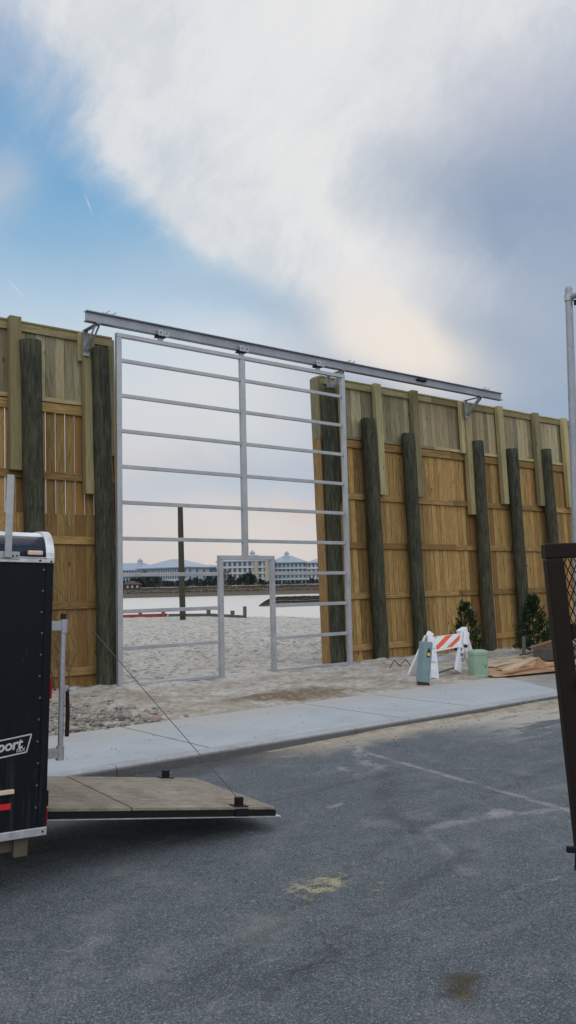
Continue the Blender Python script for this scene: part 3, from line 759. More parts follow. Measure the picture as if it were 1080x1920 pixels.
for y0, sgn in ((-.20, 1), (WID + .02, 1)):
    ww = TL(); ww.m.tube([(-1.5, y0, .255), (-1.5, y0 + .02, .255), (-1.5, y0 + .16, .255), (-1.5, y0 + .18, .255)], [.25, .295, .295, .25], 28); w = ww.build('wheel', 'rubber', TR, smooth=False)
    yy = y0 - .004 if y0 < 0 else y0 + .18
    rr = TL(); rr.m.tube([(-1.5, yy, .255), (-1.5, yy + .006, .255)], .17, 20); rr.build('rim', 'aluminium', w)
    ff = TL(); pts = [(-1.5 - .36*cos(a), .30 + .36*sin(a)) for a in [i*pi/8 for i in range(9)]]
    for (xa_, za_), (xb_, zb_) in zip(pts, pts[1:]): ff.m.bar((xa_, y0 + .09, za_), (xb_, y0 + .09, zb_), .22, .006, (0,1,0))
    ff.build('fender', 'aluminium', TR)
# lock bar with its swinging lever
t = TL(); t.m.tube([(.088, .03, .76), (.084, .03, 1.555)], .0165, 12); lb = t.build('lock_bar', 'galvanised', TR, smooth=False)
t = TL(); t.m.tube([(.084, .03, 1.556), (.084, .03, 1.60)], .017, 10); t.build('bar_cap', 'rubber', lb)
for z in (1.525, .775):
    t = TL(); t.m.box((.005, .012, z - .025), (.068, .05, z + .03)); t.m.tube([(.086, .03, z - .04), (.086, .03, z + .04)], .024, 10); t.build('bar_bracket', 'galvanised', lb)
t = TL(); t.m.box((-.001, .004, .70), (.0045, .052, .87)); t.build('bracket_plate', 'black_steel', lb)
t = TL(); t.m.box((.092, .02, 1.135), (.126, .04, 1.17)); t.build('lever_joint', 'galvanised', lb)
t = TL(); t.m.tube([(.120, .03, 1.15), (.126, .025, 1.0), (.122, .02, .87)], [.011, .0125, .0125], 10); lv = t.build('lever', 'brown_steel', lb)
# ramp door
X0, Z0, X1, Z1 = .03, .425, 1.74, .215
def rz(x): return Z0 + (Z1 - Z0)*(x - X0)/(X1 - X0)
def slab(xa_, xb_, ya_, yb_, top, bot):
    m = MB(); vs = []
    for x in (xa_, xb_):
        for y in (ya_, yb_):
            for dz in (top, bot): vs.append(TP((x, y, rz(x) + dz)))
    return m.add(vs, [(0,1,3,2),(4,6,7,5),(0,4,5,1),(2,3,7,6),(0,2,6,4),(1,5,7,3)])
rd = slab(X0, X1 - .01, .225, 1.415, -.021, -.062).build('ramp_door', 'black_steel', TR, bevel=.004)
slab(X0, .635, .22, 1.42, 0, -.0205).build('ramp_board', 'plywood', rd, bevel=.003)
slab(.645, X1, .22, 1.42, .001, -.0195).build('ramp_board', 'plywood', rd, bevel=.003)
slab(X0 + .01, X1 - .01, .214, .2235, -.0225, -.058).build('side_edge', 'black_steel', rd)
slab(X0 + .02, X1 + .05, .205, 1.435, -.063, -.069).build('ramp_skin', 'aluminium', rd)
slab(X1 - .009, X1 + .01, .218, 1.422, -.022, -.0625).build('end_rail', 'black_steel', rd)
t = TL(); t.m.box((-.01, .10, .46), (.05, .20, .55)); t.m.box((-.01, .10, .37), (.03, .16, .459)); t.build('hinge', 'black_steel', rd, bevel=.004)
for yy in (.25, 1.405):
    m = MB(); x = 1.46; z = rz(x)
    m.bar(TP((x - .06, yy, rz(x - .06) + .004)), TP((x + .06, yy, rz(x + .06) + .004)), .07, .008, (0,1,0))
    m.bar(TP((x - .0, yy, z + .006)), TP((x - .0, yy, z + .062)), .05, .045, (1,0,0)); m.build('cable_anchor', 'black_steel', rd, bevel=.003)
    if yy < 1: pts = [TP((1.45, yy, z + .055)), TP((.02, .06, 1.78))]
    else: pts = [TP((1.50, yy, z + .055)), TP((.02, yy + .06, 1.80))]
    if yy < 1: MB().tube(pts, .0026, 6).build('cable', 'cable_steel', rd)
m = MB(); x = 1.46; m.bar(TP((x - .05, .207, rz(x) - .03)), TP((x + .05, .207, rz(x+.05) - .035)), .012, .05, (0,1,0)); m.build('anchor_plate', 'black_steel', rd)

# ------------------------------------------------------------------ flatbed trailer at the right with its mesh gate up
GB = empty('landscape_trailer', local_cam(1.705, 2.9), atan2(RGT.y, RGT.x), 'dark brown landscape trailer with upright expanded-metal mesh tailgate at the right edge', 'trailer')
def GP(x, y, z):                                           # local: x right, y away, z up ; gate leans a little left
    return ROOTM[GB.name] @ Vector((x, y, z))
GL = -.842; LN = -.060; zb = .70
def gx(x, z): return x + LN*(z - 1.84)
def gbar(m, x0, z0, x1, z1, w, d, y=0.0): m.bar(GP(gx(x0, z0), y, z0), GP(gx(x1, z1), y, z1), d, w, GP(0,1,0) - GP(0,0,0))
m = MB(); gbar(m, GL + .030, .58, GL + .030, 1.798, .058, .05); m.build('gate_post', 'brown_steel', GB, bevel=.004)
m = MB(); gbar(m, GL + 1.6, .58, GL + 1.6, 1.798, .058, .05); m.build('gate_post', 'brown_steel', GB, bevel=.004)
m = MB(); gbar(m, GL, 1.825, GL + 1.63, 1.84, .05, .054); m.build('gate_rail', 'brown_steel', GB, bevel=.004)
m = MB(); gbar(m, GL + .06, 1.555, GL + 1.57, 1.56, .05, .045); m.build('gate_rail', 'brown_steel', GB, bevel=.004)
m = MB(); gbar(m, GL + .06, 1.385, GL + 1.57, 1.39, .03, .07, -.02); m.build('gate_rail', 'brown_steel', GB, bevel=.003)
m = MB(); gbar(m, GL + .06, .62, GL + 1.57, .62, .05, .045); m.build('gate_rail', 'brown_steel', GB, bevel=.004)
def mesh_panel(z0, z1, cw, ch, wid):
    m = MB(); xa_, xb_ = GL + .058, GL + 1.572; W = xb_ - xa_; H = z1 - z0; s = ch/cw
    for sg in (1, -1):
        k = -int(H/s/cw) - 2
        while k*cw < W + H/s:
            # line x = k*cw + sg*(z)/s
            a = k*cw; pts = []
            zs0, zs1 = 0.0, H
            xs0, xs1 = (a, a + H/s) if sg > 0 else (a + H/s, a)
            # clip in x to [0, W]
            dx = xs1 - xs0; t0, t1 = 0.0, 1.0
            lo, hi = sorted((-xs0/dx, (W - xs0)/dx)); t0 = max(t0, lo); t1 = min(t1, hi)
            if t1 - t0 > .01:
                m.bar(GP(gx(xa_ + xs0 + dx*t0, z0 + H*t0), 0 + sg*.0012, z0 + H*t0), GP(gx(xa_ + xs0 + dx*t1, z0 + H*t1), sg*.0012, z0 + H*t1), .0024, wid, GP(0,1,0) - GP(0,0,0))
            k += 1
    return m.build('mesh_panel', 'brown_steel', GB)
mesh_panel(1.58, 1.80, .021, .046, .0034)
mesh_panel(.645, 1.375, .034, .030, .004)
mesh_panel(1.40, 1.535, .034, .030, .004)
m = MB(); gbar(m, GL + .115, .64, GL + .115, 1.37, .05, .05, -.02); m.build('gate_bar', 'brown_steel', GB, bevel=.004)
m = MB(); gbar(m, GL + .8, .64, GL + .8, 1.80, .04, .03); m.build('gate_bar', 'brown_steel', GB, bevel=.004)
m = MB(); m.bar(GP(-.822, -.03, .852), GP(-.755, -.03, .846), .02, .014, (0,0,1)); m.bar(GP(-.790, -.03, .808), GP(-.70, -.03, .80), .06, .055, (0,0,1)); m.tube([GP(-.775, -.03, .84), GP(-.735, -.03, .848)], .014, 8); m.build('gate_latch', 'black_steel', GB, bevel=.003)
m = MB()
for i in range(16):
    zc = .775 - i*.026; rot = i % 2
    c = GP(-.757 + .004*sin(i), -.02, zc); ring = []
    for k in range(11):
        a = 2*pi*k/10; u = .0085*cos(a); w = .018*sin(a)
        ring.append(c + (GP(1,0,0) - GP(0,0,0))*(u if rot else 0) + (GP(0,1,0) - GP(0,0,0))*(0 if rot else u) + Vector((0,0,w)))
    m.tube(ring, .0028, 5, caps=False)
m.build('chain', 'black_steel', GB)
m = MB(); m.box((-.66, -3.2, .50), (.80, -.10, .545)); m.v = [ROOTM[GB.name] @ p for p in m.v]; m.build('deck', 'tan_wood', GB)
for xx in (-.64, .78):
    m = MB(); m.box((xx - .03, -3.2, .40), (xx + .03, -.12, .499)); m.box((xx - .02, -3.2, .85), (xx + .02, -.12, .89))
    for yy in (-3.15, -2.1, -1.1, -.16): m.box((xx - .018, yy - .018, .5455), (xx + .018, yy + .018, .849))
    m.v = [ROOTM[GB.name] @ p for p in m.v]; m.build('side_rail', 'brown_steel', GB, bevel=.003)
    m = MB(); s = .12 if xx > 0 else .0
    x0 = xx + .05 if xx > 0 else xx + .05
    m.tube([GP(x0, -1.8, .31), GP(x0 + .02, -1.8, .31), GP(x0 + .14, -1.8, .31), GP(x0 + .16, -1.8, .31)], [.25, .30, .30, .25], 26); w = m.build('wheel', 'rubber', GB)
    MB().tube([GP(x0 - .004, -1.8, .31), GP(x0 + .164, -1.8, .31)], .16, 18).build('rim', 'aluminium', w)

# ------------------------------------------------------------------ steel pole beyond the trailer
pp = gnd(1090, 1312, .09)
ST = empty('steel_pole', pp, atan2(RGT.y, RGT.x), 'tall grey galvanised pole with side arm at the top rising beyond the brown mesh gate', 'pole')
topz = far(1066, 538, (pp - CAM).dot(FWD)).z
ln = far(1066, 538, (pp - CAM).dot(FWD)) - pp
MB().tube([pp, pp + ln*.5, pp + ln*.985, pp + ln*.995, pp + ln], [.057, .055, .053, .052, .035], 16).build('shaft', 'beam_steel', ST, smooth=False)
a0 = pp + ln*.972
MB().tube([a0, a0 + RGT*.35 - FWD*.55 + UP*.02, a0 + RGT*1.6 - FWD*2.0 + UP*.05], .042, 12).build('arm', 'beam_steel', ST)
MB().tube([a0 - UP*.045, a0 + UP*.045], .066, 14).build('arm_collar', 'galvanised', ST)
MB().box(tuple(a0 + RGT*.05 - FWD*.05 + UP*-.13), tuple(a0 + RGT*.10 - FWD*.10 + UP*-.05)).build('arm_bolt', 'black_steel', ST)
MB().tube([pp - UP*.02, pp + UP*.02], .12, 14).build('base_plate', 'galvanised', ST)

# ------------------------------------------------------------------ folding barricade
bz = .10
fl = gnd(815, 1274, bz); D0 = (fl - CAM).dot(FWD); fr = far(858, 1259, D0 + .45); bl = far(773, 1265, D0 + .50); br = far(886, 1249, D0 + 1.0)
BD = empty('traffic_barricade', (fl + br)/2, 0, 'battered white plastic folding barricade with orange striped panel and black PWC letters', 'barricade')
dF = lambda p: (p - CAM).dot(FWD)
tl = far(806, 1192, (dF(fl) + dF(bl))/2); tr = far(866, 1184, (dF(fr) + dF(br))/2)
ux = (fr - fl).normalized(); uxh = Vector((ux.x, ux.y, 0)).normalized(); nrm = Vector((uxh.y, -uxh.x, 0))  # nrm faces the road
def leg(foot, top, w0, w1, th, name='leg', off=0):
    m = MB(); m.bar(foot + nrm*off, top + nrm*off, w0, th, uxh, w1=w1); return m.build(name, 'white_plastic', BD, bevel=.008)
ftl = tl + nrm*.03 - UP*.02; ftr = tr + nrm*.03 - UP*.02
L1 = leg(fl, ftl, .20, .18, .045); L2 = leg(fr, ftr, .17, .16, .045)
btl = tl - nrm*.03 - uxh*.02; btr = tr - nrm*.04 + uxh*.07
L3 = leg(bl, btl, .27, .16, .045); L4 = leg(br, btr, .24, .20, .045)
def on(a, b, f): return a + (b - a)*f
# striped panel
n2 = (ftl - fl).normalized().cross(uxh); n2 = n2 if n2.dot(nrm) > 0 else -n2
pa, pb = on(fl, ftl, .68), on(fr, ftr, .68); pc, pd = on(fr, ftr, .985), on(fl, ftl, .985)
m = MB(); q = n2*.012
for k in range(1):
    vs = [pa + q, pb + q, pc + q, pd + q, pa - n2*.01, pb - n2*.01, pc - n2*.01, pd - n2*.01]
    Lw = (pb - pa).length; H = (pd - pa).length
    K = 2.1; st = [0.05, 0.05 + K, 0.05 + K - .95, 0.05 - .95]
    m.add(vs, [(0,1,2,3),(4,7,6,5),(0,4,5,1),(1,5,6,2),(2,6,7,3),(3,7,4,0)], .5, stripe=[s + 5.0 for s in st + st])
m.build('striped_panel', 'stripe_sheeting', BD)
m = MB(); m.bar(pa + n2*.012 - UP*.02, pb + n2*.012 - UP*.02, .05, .03, n2); m.build('panel_lip', 'white_plastic', BD, bevel=.005)
m = MB(); m.bar(on(fl, ftl, .12) - n2*.04, on(fr, ftr, .12) - n2*.04, .06, .03, n2); m.build('lower_rail', 'grey_timber', BD)
m = MB(); m.bar(on(bl, btl, .80), on(br, btr, .80), .2, .02, UP); m.build('rear_panel', 'white_plastic', BD, bevel=.005)
m = MB(); m.bar(on(bl, btl, .33), on(br, btr, .33), .08, .02, UP); m.build('rear_rail', 'white_plastic', BD, bevel=.005)
for f0, f1, o in ((.40,.60,-.02),(.03,.25,-.05)):
    m = MB(); m.bar(on(fl, ftl, f0) + n2*.033 + uxh*o, on(fl, ftl, f1) + n2*.033 + uxh*o, .125, .03, uxh); m.build('leg_block', 'white_plastic', L1, bevel=.01)
m = MB(); m.bar(on(fl, ftl, .72) + n2*.030, on(fl, ftl, .96) + n2*.030, .09, .02, uxh); m.build('leg_block', 'white_plastic', L1, bevel=.01)
m = MB(); m.bar(on(fr, ftr, .66) + n2*.055 + uxh*.06, on(fr, ftr, 1.0) + n2*.06 + uxh*.02, .12, .05, uxh); m.build('leg_block', 'white_plastic', L2, bevel=.012)
m = MB(); m.tube([on(fr, ftr, .62) + n2*.03 + uxh*.07, on(fr, ftr, .62) + n2*.08 + uxh*.075], .022, 10); m.build('hinge_bolt', 'black_steel', L2)
for fz, w in ((1.0, .16),):
    m = MB(); m.bar(tl - UP*.01 + uxh*.02, tl + UP*.05 - uxh*.06, .12, .10, nrm, w1=.05); m.build('top_cap', 'white_plastic', BD, bevel=.01)
    m = MB(); m.bar(tr - UP*.03 - uxh*.08, tr + UP*.03 + uxh*.10, .12, .11, nrm); m.build('top_cap', 'white_plastic', BD, bevel=.012)
yv = (ftr - fr).normalized()
text_mesh('leg_lettering', 'P\nW\nC', .088, 'black_sticker', L2, on(fr, ftr, .50) + n2*.0245 - uxh*.0, uxh, yv, 0, 'CENTER', .0006, 1, .0035, .98)

# leaning blue-grey pedestal
pb_ = gnd(792, 1287, .06); D = dF(pb_); ptp = far(799, 1203, D)
PD = empty('utility_pedestal', pb_, 0, 'leaning blue-grey steel utility pedestal with rusty foot in front of the barricade', 'pedestal')
ax = (ptp - pb_).normalized(); sx_ = (RGT - ax*RGT.dot(ax)).normalized(); ny_ = ax.cross(sx_); ny_ = ny_ if ny_.dot(FWD) < 0 else -ny_
H = (ptp - pb_).length
def rect(w, d, c=.02): return [(-w/2, -d/2 + c), (-w/2 + c, -d/2), (w/2 - c, -d/2), (w/2, -d/2 + c), (w/2, d/2), (-w/2, d/2)]
m = MB(); m.prism([(a, -b) for a, b in rect(.205, .15)], pb_ + ax*.075, pb_ + ax*H*.985, sx_, ny_); m.build('cover', 'ped_blue', PD, bevel=.006)
m = MB(); m.prism([(a, -b) for a, b in rect(.185, .13)], pb_ + ax*H*.985, pb_ + ax*H, sx_, ny_); m.build('lid', 'ped_blue', PD, bevel=.004)
for xx in (-.075, -.052, .078):
    m = MB(); m.bar(pb_ + ax*.10 + sx_*xx + ny_*.076, pb_ + ax*H*.95 + sx_*xx + ny_*.076, .012, .012, sx_); m.build('rib', 'ped_blue', PD, bevel=.003)
m = MB(); m.prism([(-.095,-.06),(.10,-.06),(.10,.06),(-.095,.06)], pb_ - ax*.08 + sx_*.03, pb_ + ax*.074, sx_, ny_); m.build('foot', 'ped_rust', PD, bevel=.01)
c0 = pb_ + ax*H*.66 + sx_*.046 + ny_*.0755
m = MB(); m.bar(c0, c0 + ax*.10, .058, .002, sx_); m.bar(c0 + ax*.10, c0 + ax*.16, .058, .002, sx_, w1=.006); sk = m.build('warning_sticker', 'black_sticker', PD)
m = MB(); m.bar(c0 + ax*.025 + ny_*.0015, c0 + ax*.075 + ny_*.0015, .036, .0015, sx_); m.build('sticker_band', 'yellow_sticker', sk)

# pale green cabinet
pg = gnd(897, 1268, .09); D = dF(pg)
GC = empty('green_cabinet', pg, atan2(RGT.y, RGT.x) + .35, 'small pale green utility cabinet with rounded lid beside the scrap boards', 'cabinet')
mg = ROOTM[GC.name]
def rr_prof(w, d, r, n=5):
    pts = []
    for cx_, cy_, a0_ in ((w/2-r, d/2-r, 0), (-w/2+r, d/2-r, pi/2), (-w/2+r, -d/2+r, pi), (w/2-r, -d/2+r, 3*pi/2)):
        for i in range(n+1):
            a = a0_ + pi/2*i/n; pts.append((cx_ + r*cos(a), cy_ + r*sin(a)))
    return pts
def loft(levels, mat, name, parent, m4):
    mb = MB(); vs = []; fs = []; n = None
    for (w, d, r, z) in levels:
        p = rr_prof(w, d, r); n = len(p); vs += [m4 @ Vector((a, b, z)) for a, b in p]
    for i in range(len(levels)-1):
        for k in range(n): a = i*n + k; b = i*n + (k+1) % n; fs.append((a, b, b+n, a+n))
    fs.append(tuple(range(n-1, -1, -1))); fs.append(tuple(range((len(levels)-1)*n, len(levels)*n)))
    return mb.add(vs, fs, .5).build(name, mat, parent)
loft([(.30,.27,.06,.035),(.285,.26,.06,.38)], 'green_cabinet', 'cabinet_body', GC, mg)
loft([(.305,.28,.07,.381),(.305,.28,.07,.43),(.285,.26,.07,.452),(.20,.18,.07,.468)], 'green_cabinet', 'lid', GC, mg)
loft([(.35,.32,.06,-.03),(.35,.32,.06,.018),(.32,.29,.06,.034)], 'green_cabinet', 'base_flange', GC, mg)
m = MB(); m.tube([mg @ Vector((.07,-.134,.17)), mg @ Vector((.07,-.128,.17))], .013, 10); m.build('lock', 'black_sticker', GC)
m = MB(); m.box((.0,-.1345,.20),(.11,-.13,.204)); m.v = [mg @ p for p in m.v]; m.build('latch_groove', 'black_sticker', GC)

# scrap lumber pile: every piece its own thing
def board(px0, py0, px1, py1, z0, z1, w, th, mat, label, cat='board', end=None):
    a = gnd(px0, py0, z0); b = gnd(px1, py1, z1)
    m = MB(); m.bar(a, b, w, th, UP.cross(b - a)); o = m.build('scrap_board', mat, None, bevel=.004); tag(o, label, cat); return o
def sheet_px(name, pts, th, mat, label, cat):
    top = [gnd(px, py, z) for px, py, z in pts]; n = len(top)
    vs = top + [p - UP*th for p in top]
    fs = [tuple(range(n)), tuple(range(2*n-1, n-1, -1))] + [(i, i+n, (i+1) % n + n, (i+1) % n) for i in range(n)]
    o = MB().add(vs, fs).build(name, mat); tag(o, label, cat); return o
sheet_px('plywood_sheet', [(906,1262,.13),(928,1268,.13),(1075,1253,.15),(1080,1243,.16),(1000,1240,.17),(912,1247,.15)], .018, 'scrap_red', 'thin reddish plywood sheet lying flat under the other scrap boards', 'plywood')
board(948, 1258, 1004, 1234, .20, .33, .16, .035, 'scrap_wood', 'weathered grey-tan plank slanting across the reddish plywood sheet')
board(918, 1250, 975, 1238, .17, .22, .20, .025, 'scrap_wood', 'wide pale board lying flat beside the green cabinet')
board(935, 1254, 990, 1240, .18, .24, .14, .02, 'scrap_wood', 'short whitish board tucked beneath the slanting plank')
board(1008, 1232, 1028, 1252, .36, .17, .03, .03, 'scrap_red', 'thin stick leaning on the scrap heap beyond the slanting plank')
sheet_px('wood_offcut', [(1000,1250,.19),(1022,1251,.18),(1010,1234,.34)], .02, 'scrap_red', 'triangular reddish wood offcut standing in the scrap heap', 'offcut')
board(930, 1236, 985, 1230, .16, .17, .12, .025, 'scrap_wood', 'low sandy board half buried in front of the shrubs')
board(1020, 1246, 1075, 1238, .2, .24, .14, .03, 'scrap_red', 'reddish board at the far end of the scrap heap near the brown gate')
RP = sheet_px('plywood_sheet', [(994,1212,.55),(1045,1216,.52),(1110,1212,.55),(1075,1190,.78),(1036,1199,.72)], .03, 'scrap_wood', 'raised tan plywood sheet propped up beside the right-hand evergreen', 'plywood')
c = gnd(1048, 1236, .1)
m = MB(); m.box((c.x - .28, c.y - .2, .08), (c.x + .45, c.y + .45, .40)); o = m.build('concrete_block', 'stone_dark', bevel=.03) if 'stone_dark' in MATS else m.build('concrete_block', 'grey_timber', bevel=.03); tag(o, 'dark block holding up the raised tan plywood sheet', 'block')
s0 = gnd(982, 1232, .08); s1 = far(982, 1193, dF(s0))
o = MB().bar(s0 - UP*.1, s1, .075, .04, RGT).build('survey_stake', 'grey_timber', bevel=.004); tag(o, 'grey wooden stake standing upright in front of the right-hand evergreen', 'stake')
o = MB().tube([gnd(975,1228,.2), gnd(990,1225,.25), gnd(1020,1218,.42)], .018, 7).build('wooden_pole', 'grey_timber'); tag(o, 'thin grey pole resting between the stake and the raised plywood', 'pole')
for (a, b, c, lab) in (((731,1252),(739,1238),(752,1250), 'bent dark strap sticking out of the sand near the round post'), ((752,1246),(760,1236),(770,1248), 'small bent wire loop in the sand beside the barricade')):
    z = .1; pa_ = gnd(*a, z); pc_ = gnd(*c, z); pm = far(b[0], b[1], dF((pa_ + pc_)/2))
    o = MB().tube([pa_, pm, pc_], .011, 6).build('bent_strap', 'twig'); tag(o, lab, 'strap')
# ------------------------------------------------------------------ plants by the fence
def evergreen(px, py, z, H, Rd, label, n=420, shoots=None):
    b = gnd(px, py, z)
    root = empty('evergreen_shrub', b, 0, label, 'shrub')
    MB().tube([b - UP*.05, b + UP*H*.5, b + UP*H*.93], [.03, .018, .004], 6).build('stem', 'bark', root)
    mb = MB()
    for i in range(n):
        h = R_()**1.1; a = U_(0, 2*pi); lump = 1 + .75*mnoise.noise((cos(a)*1.3 + px, sin(a)*1.3, h*3.2))
        rr = Rd*(1 - h)**.75*lump*U_(.35, 1.0) + .015
        c = b + Vector((cos(a)*rr, sin(a)*rr, .06 + h*H*.94))
        out = Vector((cos(a)*.7, sin(a)*.7, U_(.5, 1.3))).normalized()
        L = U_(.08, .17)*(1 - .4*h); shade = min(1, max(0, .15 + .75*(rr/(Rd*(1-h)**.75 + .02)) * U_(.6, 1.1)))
        for k in range(12):
            p = c + out*L*(k/12) + Vector((U_(-1,1), U_(-1,1), U_(-1,1)))*.022
            d = (out + Vector((U_(-1,1), U_(-1,1), U_(-.6,.6)))*.8).normalized(); s = d.cross(Vector((U_(-1,1), U_(-1,1), U_(-1,1)))).normalized()
            l = U_(.04, .075); w = U_(.008, .015)
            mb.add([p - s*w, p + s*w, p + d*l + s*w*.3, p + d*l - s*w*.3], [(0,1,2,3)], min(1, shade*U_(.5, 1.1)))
    mb.build('crown', 'evergreen_leaf', root)
    if shoots:
        for (dx, h0, h1, lean) in shoots:
            mb = MB(); st = MB()
            p0 = b + RGT*dx*.5 + UP*h0; p1 = b + RGT*(dx + lean) + UP*h1
            st.tube([p0, (p0 + p1)/2 + RGT*.03, p1], [.008, .006, .003], 5)
            for k in range(26):
                p = p0 + (p1 - p0)*(k/26)*1.0
                d = Vector((U_(-1,1), U_(-1,1), U_(.1,.8))).normalized(); s = d.cross(UP).normalized(); l = U_(.05, .11)
                mb.add([p - s*.009, p + s*.009, p + d*l], [(0,1,2)], R_())
            mb.build('leaf_shoot', 'shoot_leaf', st.build('twig', 'twig', root))
    return root
evergreen(875, 1229, .12, 1.16, .37, 'evergreen shrub with thin brownish top shoots behind the striped barricade', 250,
          [(-.26, .3, 1.25, .05), (-.1, .5, 1.55, .03), (.06, .5, 1.42, .16), (-.30, .2, 1.0, -.10), (.18, .3, 1.05, .12)])
evergreen(1002, 1224, .12, 1.28, .44, 'dense cone-shaped evergreen shrub behind the grey stake and raised plywood', 430)

bs = gnd(128, 1300, .08)
BS = empty('bare_shrub', bs, 0, 'leafless twiggy shrub growing against the left fence behind the trailer lock bar', 'shrub')
mb = MB()
def twig(p, d, l, r, dep):
    pts = [p]; dd = d.copy(); rad = [r]
    for i in range(4):
        dd = (dd + Vector((U_(-1,1), U_(-1,1), U_(-.3,.5)))*.16).normalized(); p = p + dd*l/4; pts.append(p); rad.append(r*(1 - .16*(i+1)))
    mb.tube(pts, rad, 5)
    if dep > 0:
        for k in range(3 if dep > 1 else 2):
            q = pts[1 + (k % 4)] if k else pts[-1]
            a = U_(0, 2*pi); nd = (dd + (RGT*cos(a) + FWD*sin(a)*.5)*.75 + UP*.1).normalized()
            twig(q, nd, l*U_(.5, .8), r*.62, dep - 1)
for i in range(6):
    a = U_(0, 2*pi); b0 = bs + RGT*U_(-.30, .16) + FWD*U_(-.1, .1)
    twig(b0, (UP + RGT*U_(-.28, .3) + FWD*U_(-.1, .1)).normalized(), U_(.65, .95), .0095, 2)
mb.build('branches', 'twig', BS)

# ------------------------------------------------------------------ river rocks
protos = []
for i in range(7):
    bm = bmesh.new(); bmesh.ops.create_icosphere(bm, subdivisions=2, radius=1)
    for v in bm.verts:
        v.co *= 1 + .22*mnoise.noise(v.co*1.1 + Vector((i*5, 0, 0))) + .07*mnoise.noise(v.co*2.9 + Vector((0, i*3, 0)))
    me = bpy.data.meshes.new('river_rock'); bm.to_mesh(me); bm.free(); me.shade_smooth(); me.materials.append(MATS['river_rock']); protos.append(me)
placed = []; tries = 0
def rock(x, y, s, label, group=None):
    o = bpy.data.objects.new('river_rock', random.choice(protos)); COL.objects.link(o)
    o.scale = (s*U_(.9, 1.35), s*U_(.7, 1.0), s*U_(.5, .75)); o.rotation_euler = (U_(-.4,.4), U_(-.4,.4), U_(0, 6.28))
    o.location = (x, y, sand_h(x, y) + s*U_(.12, .38)); tag(o, label, 'rock', group)
while len(placed) < 288 and tries < 30000:
    tries += 1
    x = U_(-3.3, -.75); y = U_(-4.2, -.6)
    edge = -1.25 + .5*mnoise.noise((y*1.3, 4, 4)) + (y + 4)*-.10
    if x > edge and R_() > .10*max(0, 1 - (x - edge)/.8): continue
    if y > -1.4 and R_() > .45: continue
    s = random.choice((.03,.036,.042,.05,.062))*U_(.85, 1.15)
    if any((x-a)**2 + (y-b)**2 < ((s + c)*.80)**2 for a, b, c in placed): continue
    placed.append((x, y, s)); rock(x, y, s, 'smooth grey river rock in the rock bed at the foot of the left fence', 'rocks in the rock bed')
for px, py, s, lab in ((237,1340,.085,'dark rock lying in the sand at the right end of the rock bed'), (247,1327,.075,'upright blocky grey rock at the right end of the rock bed'), (275,1346,.075,'dark pointed rock on bare sand, nearer the rock bed of two outlying rocks'), (292,1347,.08,'dark rock farthest right from the rock bed, close to the trailer cable'), (287,1356,.045,'little dark rock just below the two outlying rocks')):
    p = gnd(px, py, .1); rock(p.x, p.y, s, lab)

mb = MB(); random.seed(21)
octa = [(1,0,0),(-1,0,0),(0,1,0),(0,-1,0),(0,0,1),(0,0,-1)]
bmi = bmesh.new(); bmesh.ops.create_icosphere(bmi, subdivisions=1, radius=1); iv = [v.co.copy() for v in bmi.verts]; iff = [[v.index for v in f.verts] for f in bmi.faces]; bmi.free()
n_ = 0
while n_ < 1500:
    x = U_(-3.6, -.9); y = U_(-4.2, -.5)
    edge = -1.35 + .5*mnoise.noise((y*1.3, 4, 4)) + (y + 4)*-.10
    if x > edge and R_() > .06: continue
    n_ += 1; s = U_(.016, .04); c = Vector((x, y, sand_h(x, y) + s*.2)); a = U_(0, 6.28); fx = U_(.8, 1.5); k = U_(0, 9)
    mb.add([c + Vector((cos(a)*v.x*fx - sin(a)*v.y, sin(a)*v.x*fx + cos(a)*v.y, v.z*.6))*s*(1 + .2*mnoise.noise(v*1.5 + Vector((k,0,0)))) for v in iv], iff, R_())
def peb_fn(t, out):
    r = t.attr('rnd'); out(t.ramp(r, [(0,(.09,.085,.078)),(.4,(.23,.215,.19)),(.8,(.32,.30,.26)),(1,(.17,.17,.17))]), .8, spec=.2)
material('pebble', peb_fn)
o = mb.build('pebble_bed', 'pebble', smooth=True); o['kind'] = 'stuff'; o['label'] = 'small pebbles filling the gaps of the rock bed by the left fence'
mb = MB(); random.seed(33); n_ = 0
while n_ < 520:
    if n_ < 300: x = U_(-3.5, 7); y = -6.12 - abs(random.gauss(0, .45)); z0 = .006
    elif n_ < 345: x = U_(-3.5, 4.5); y = U_(-5.9, -4.3); z0 = .099
    else: x = U_(-.8, 8); y = U_(-3.9, -.6); z0 = sand_h(x, y)
    n_ += 1; s = U_(.003, .010) if z0 < .05 else (U_(.003, .008) if z0 == .099 else U_(.004, .014)); c = Vector((x, y, z0)); k = U_(0, 9); a = U_(0, 6.28); fx = U_(.8, 1.8)
    mb.add([c + Vector((cos(a)*v.x*fx - sin(a)*v.y, sin(a)*v.x*fx + cos(a)*v.y, v.z*.6))*s for v in iv], iff, R_())
o = mb.build('grit', 'pebble', smooth=True); o['kind'] = 'stuff'; o['label'] = 'loose grit and crumbs scattered over the gutter, pavement and sand'
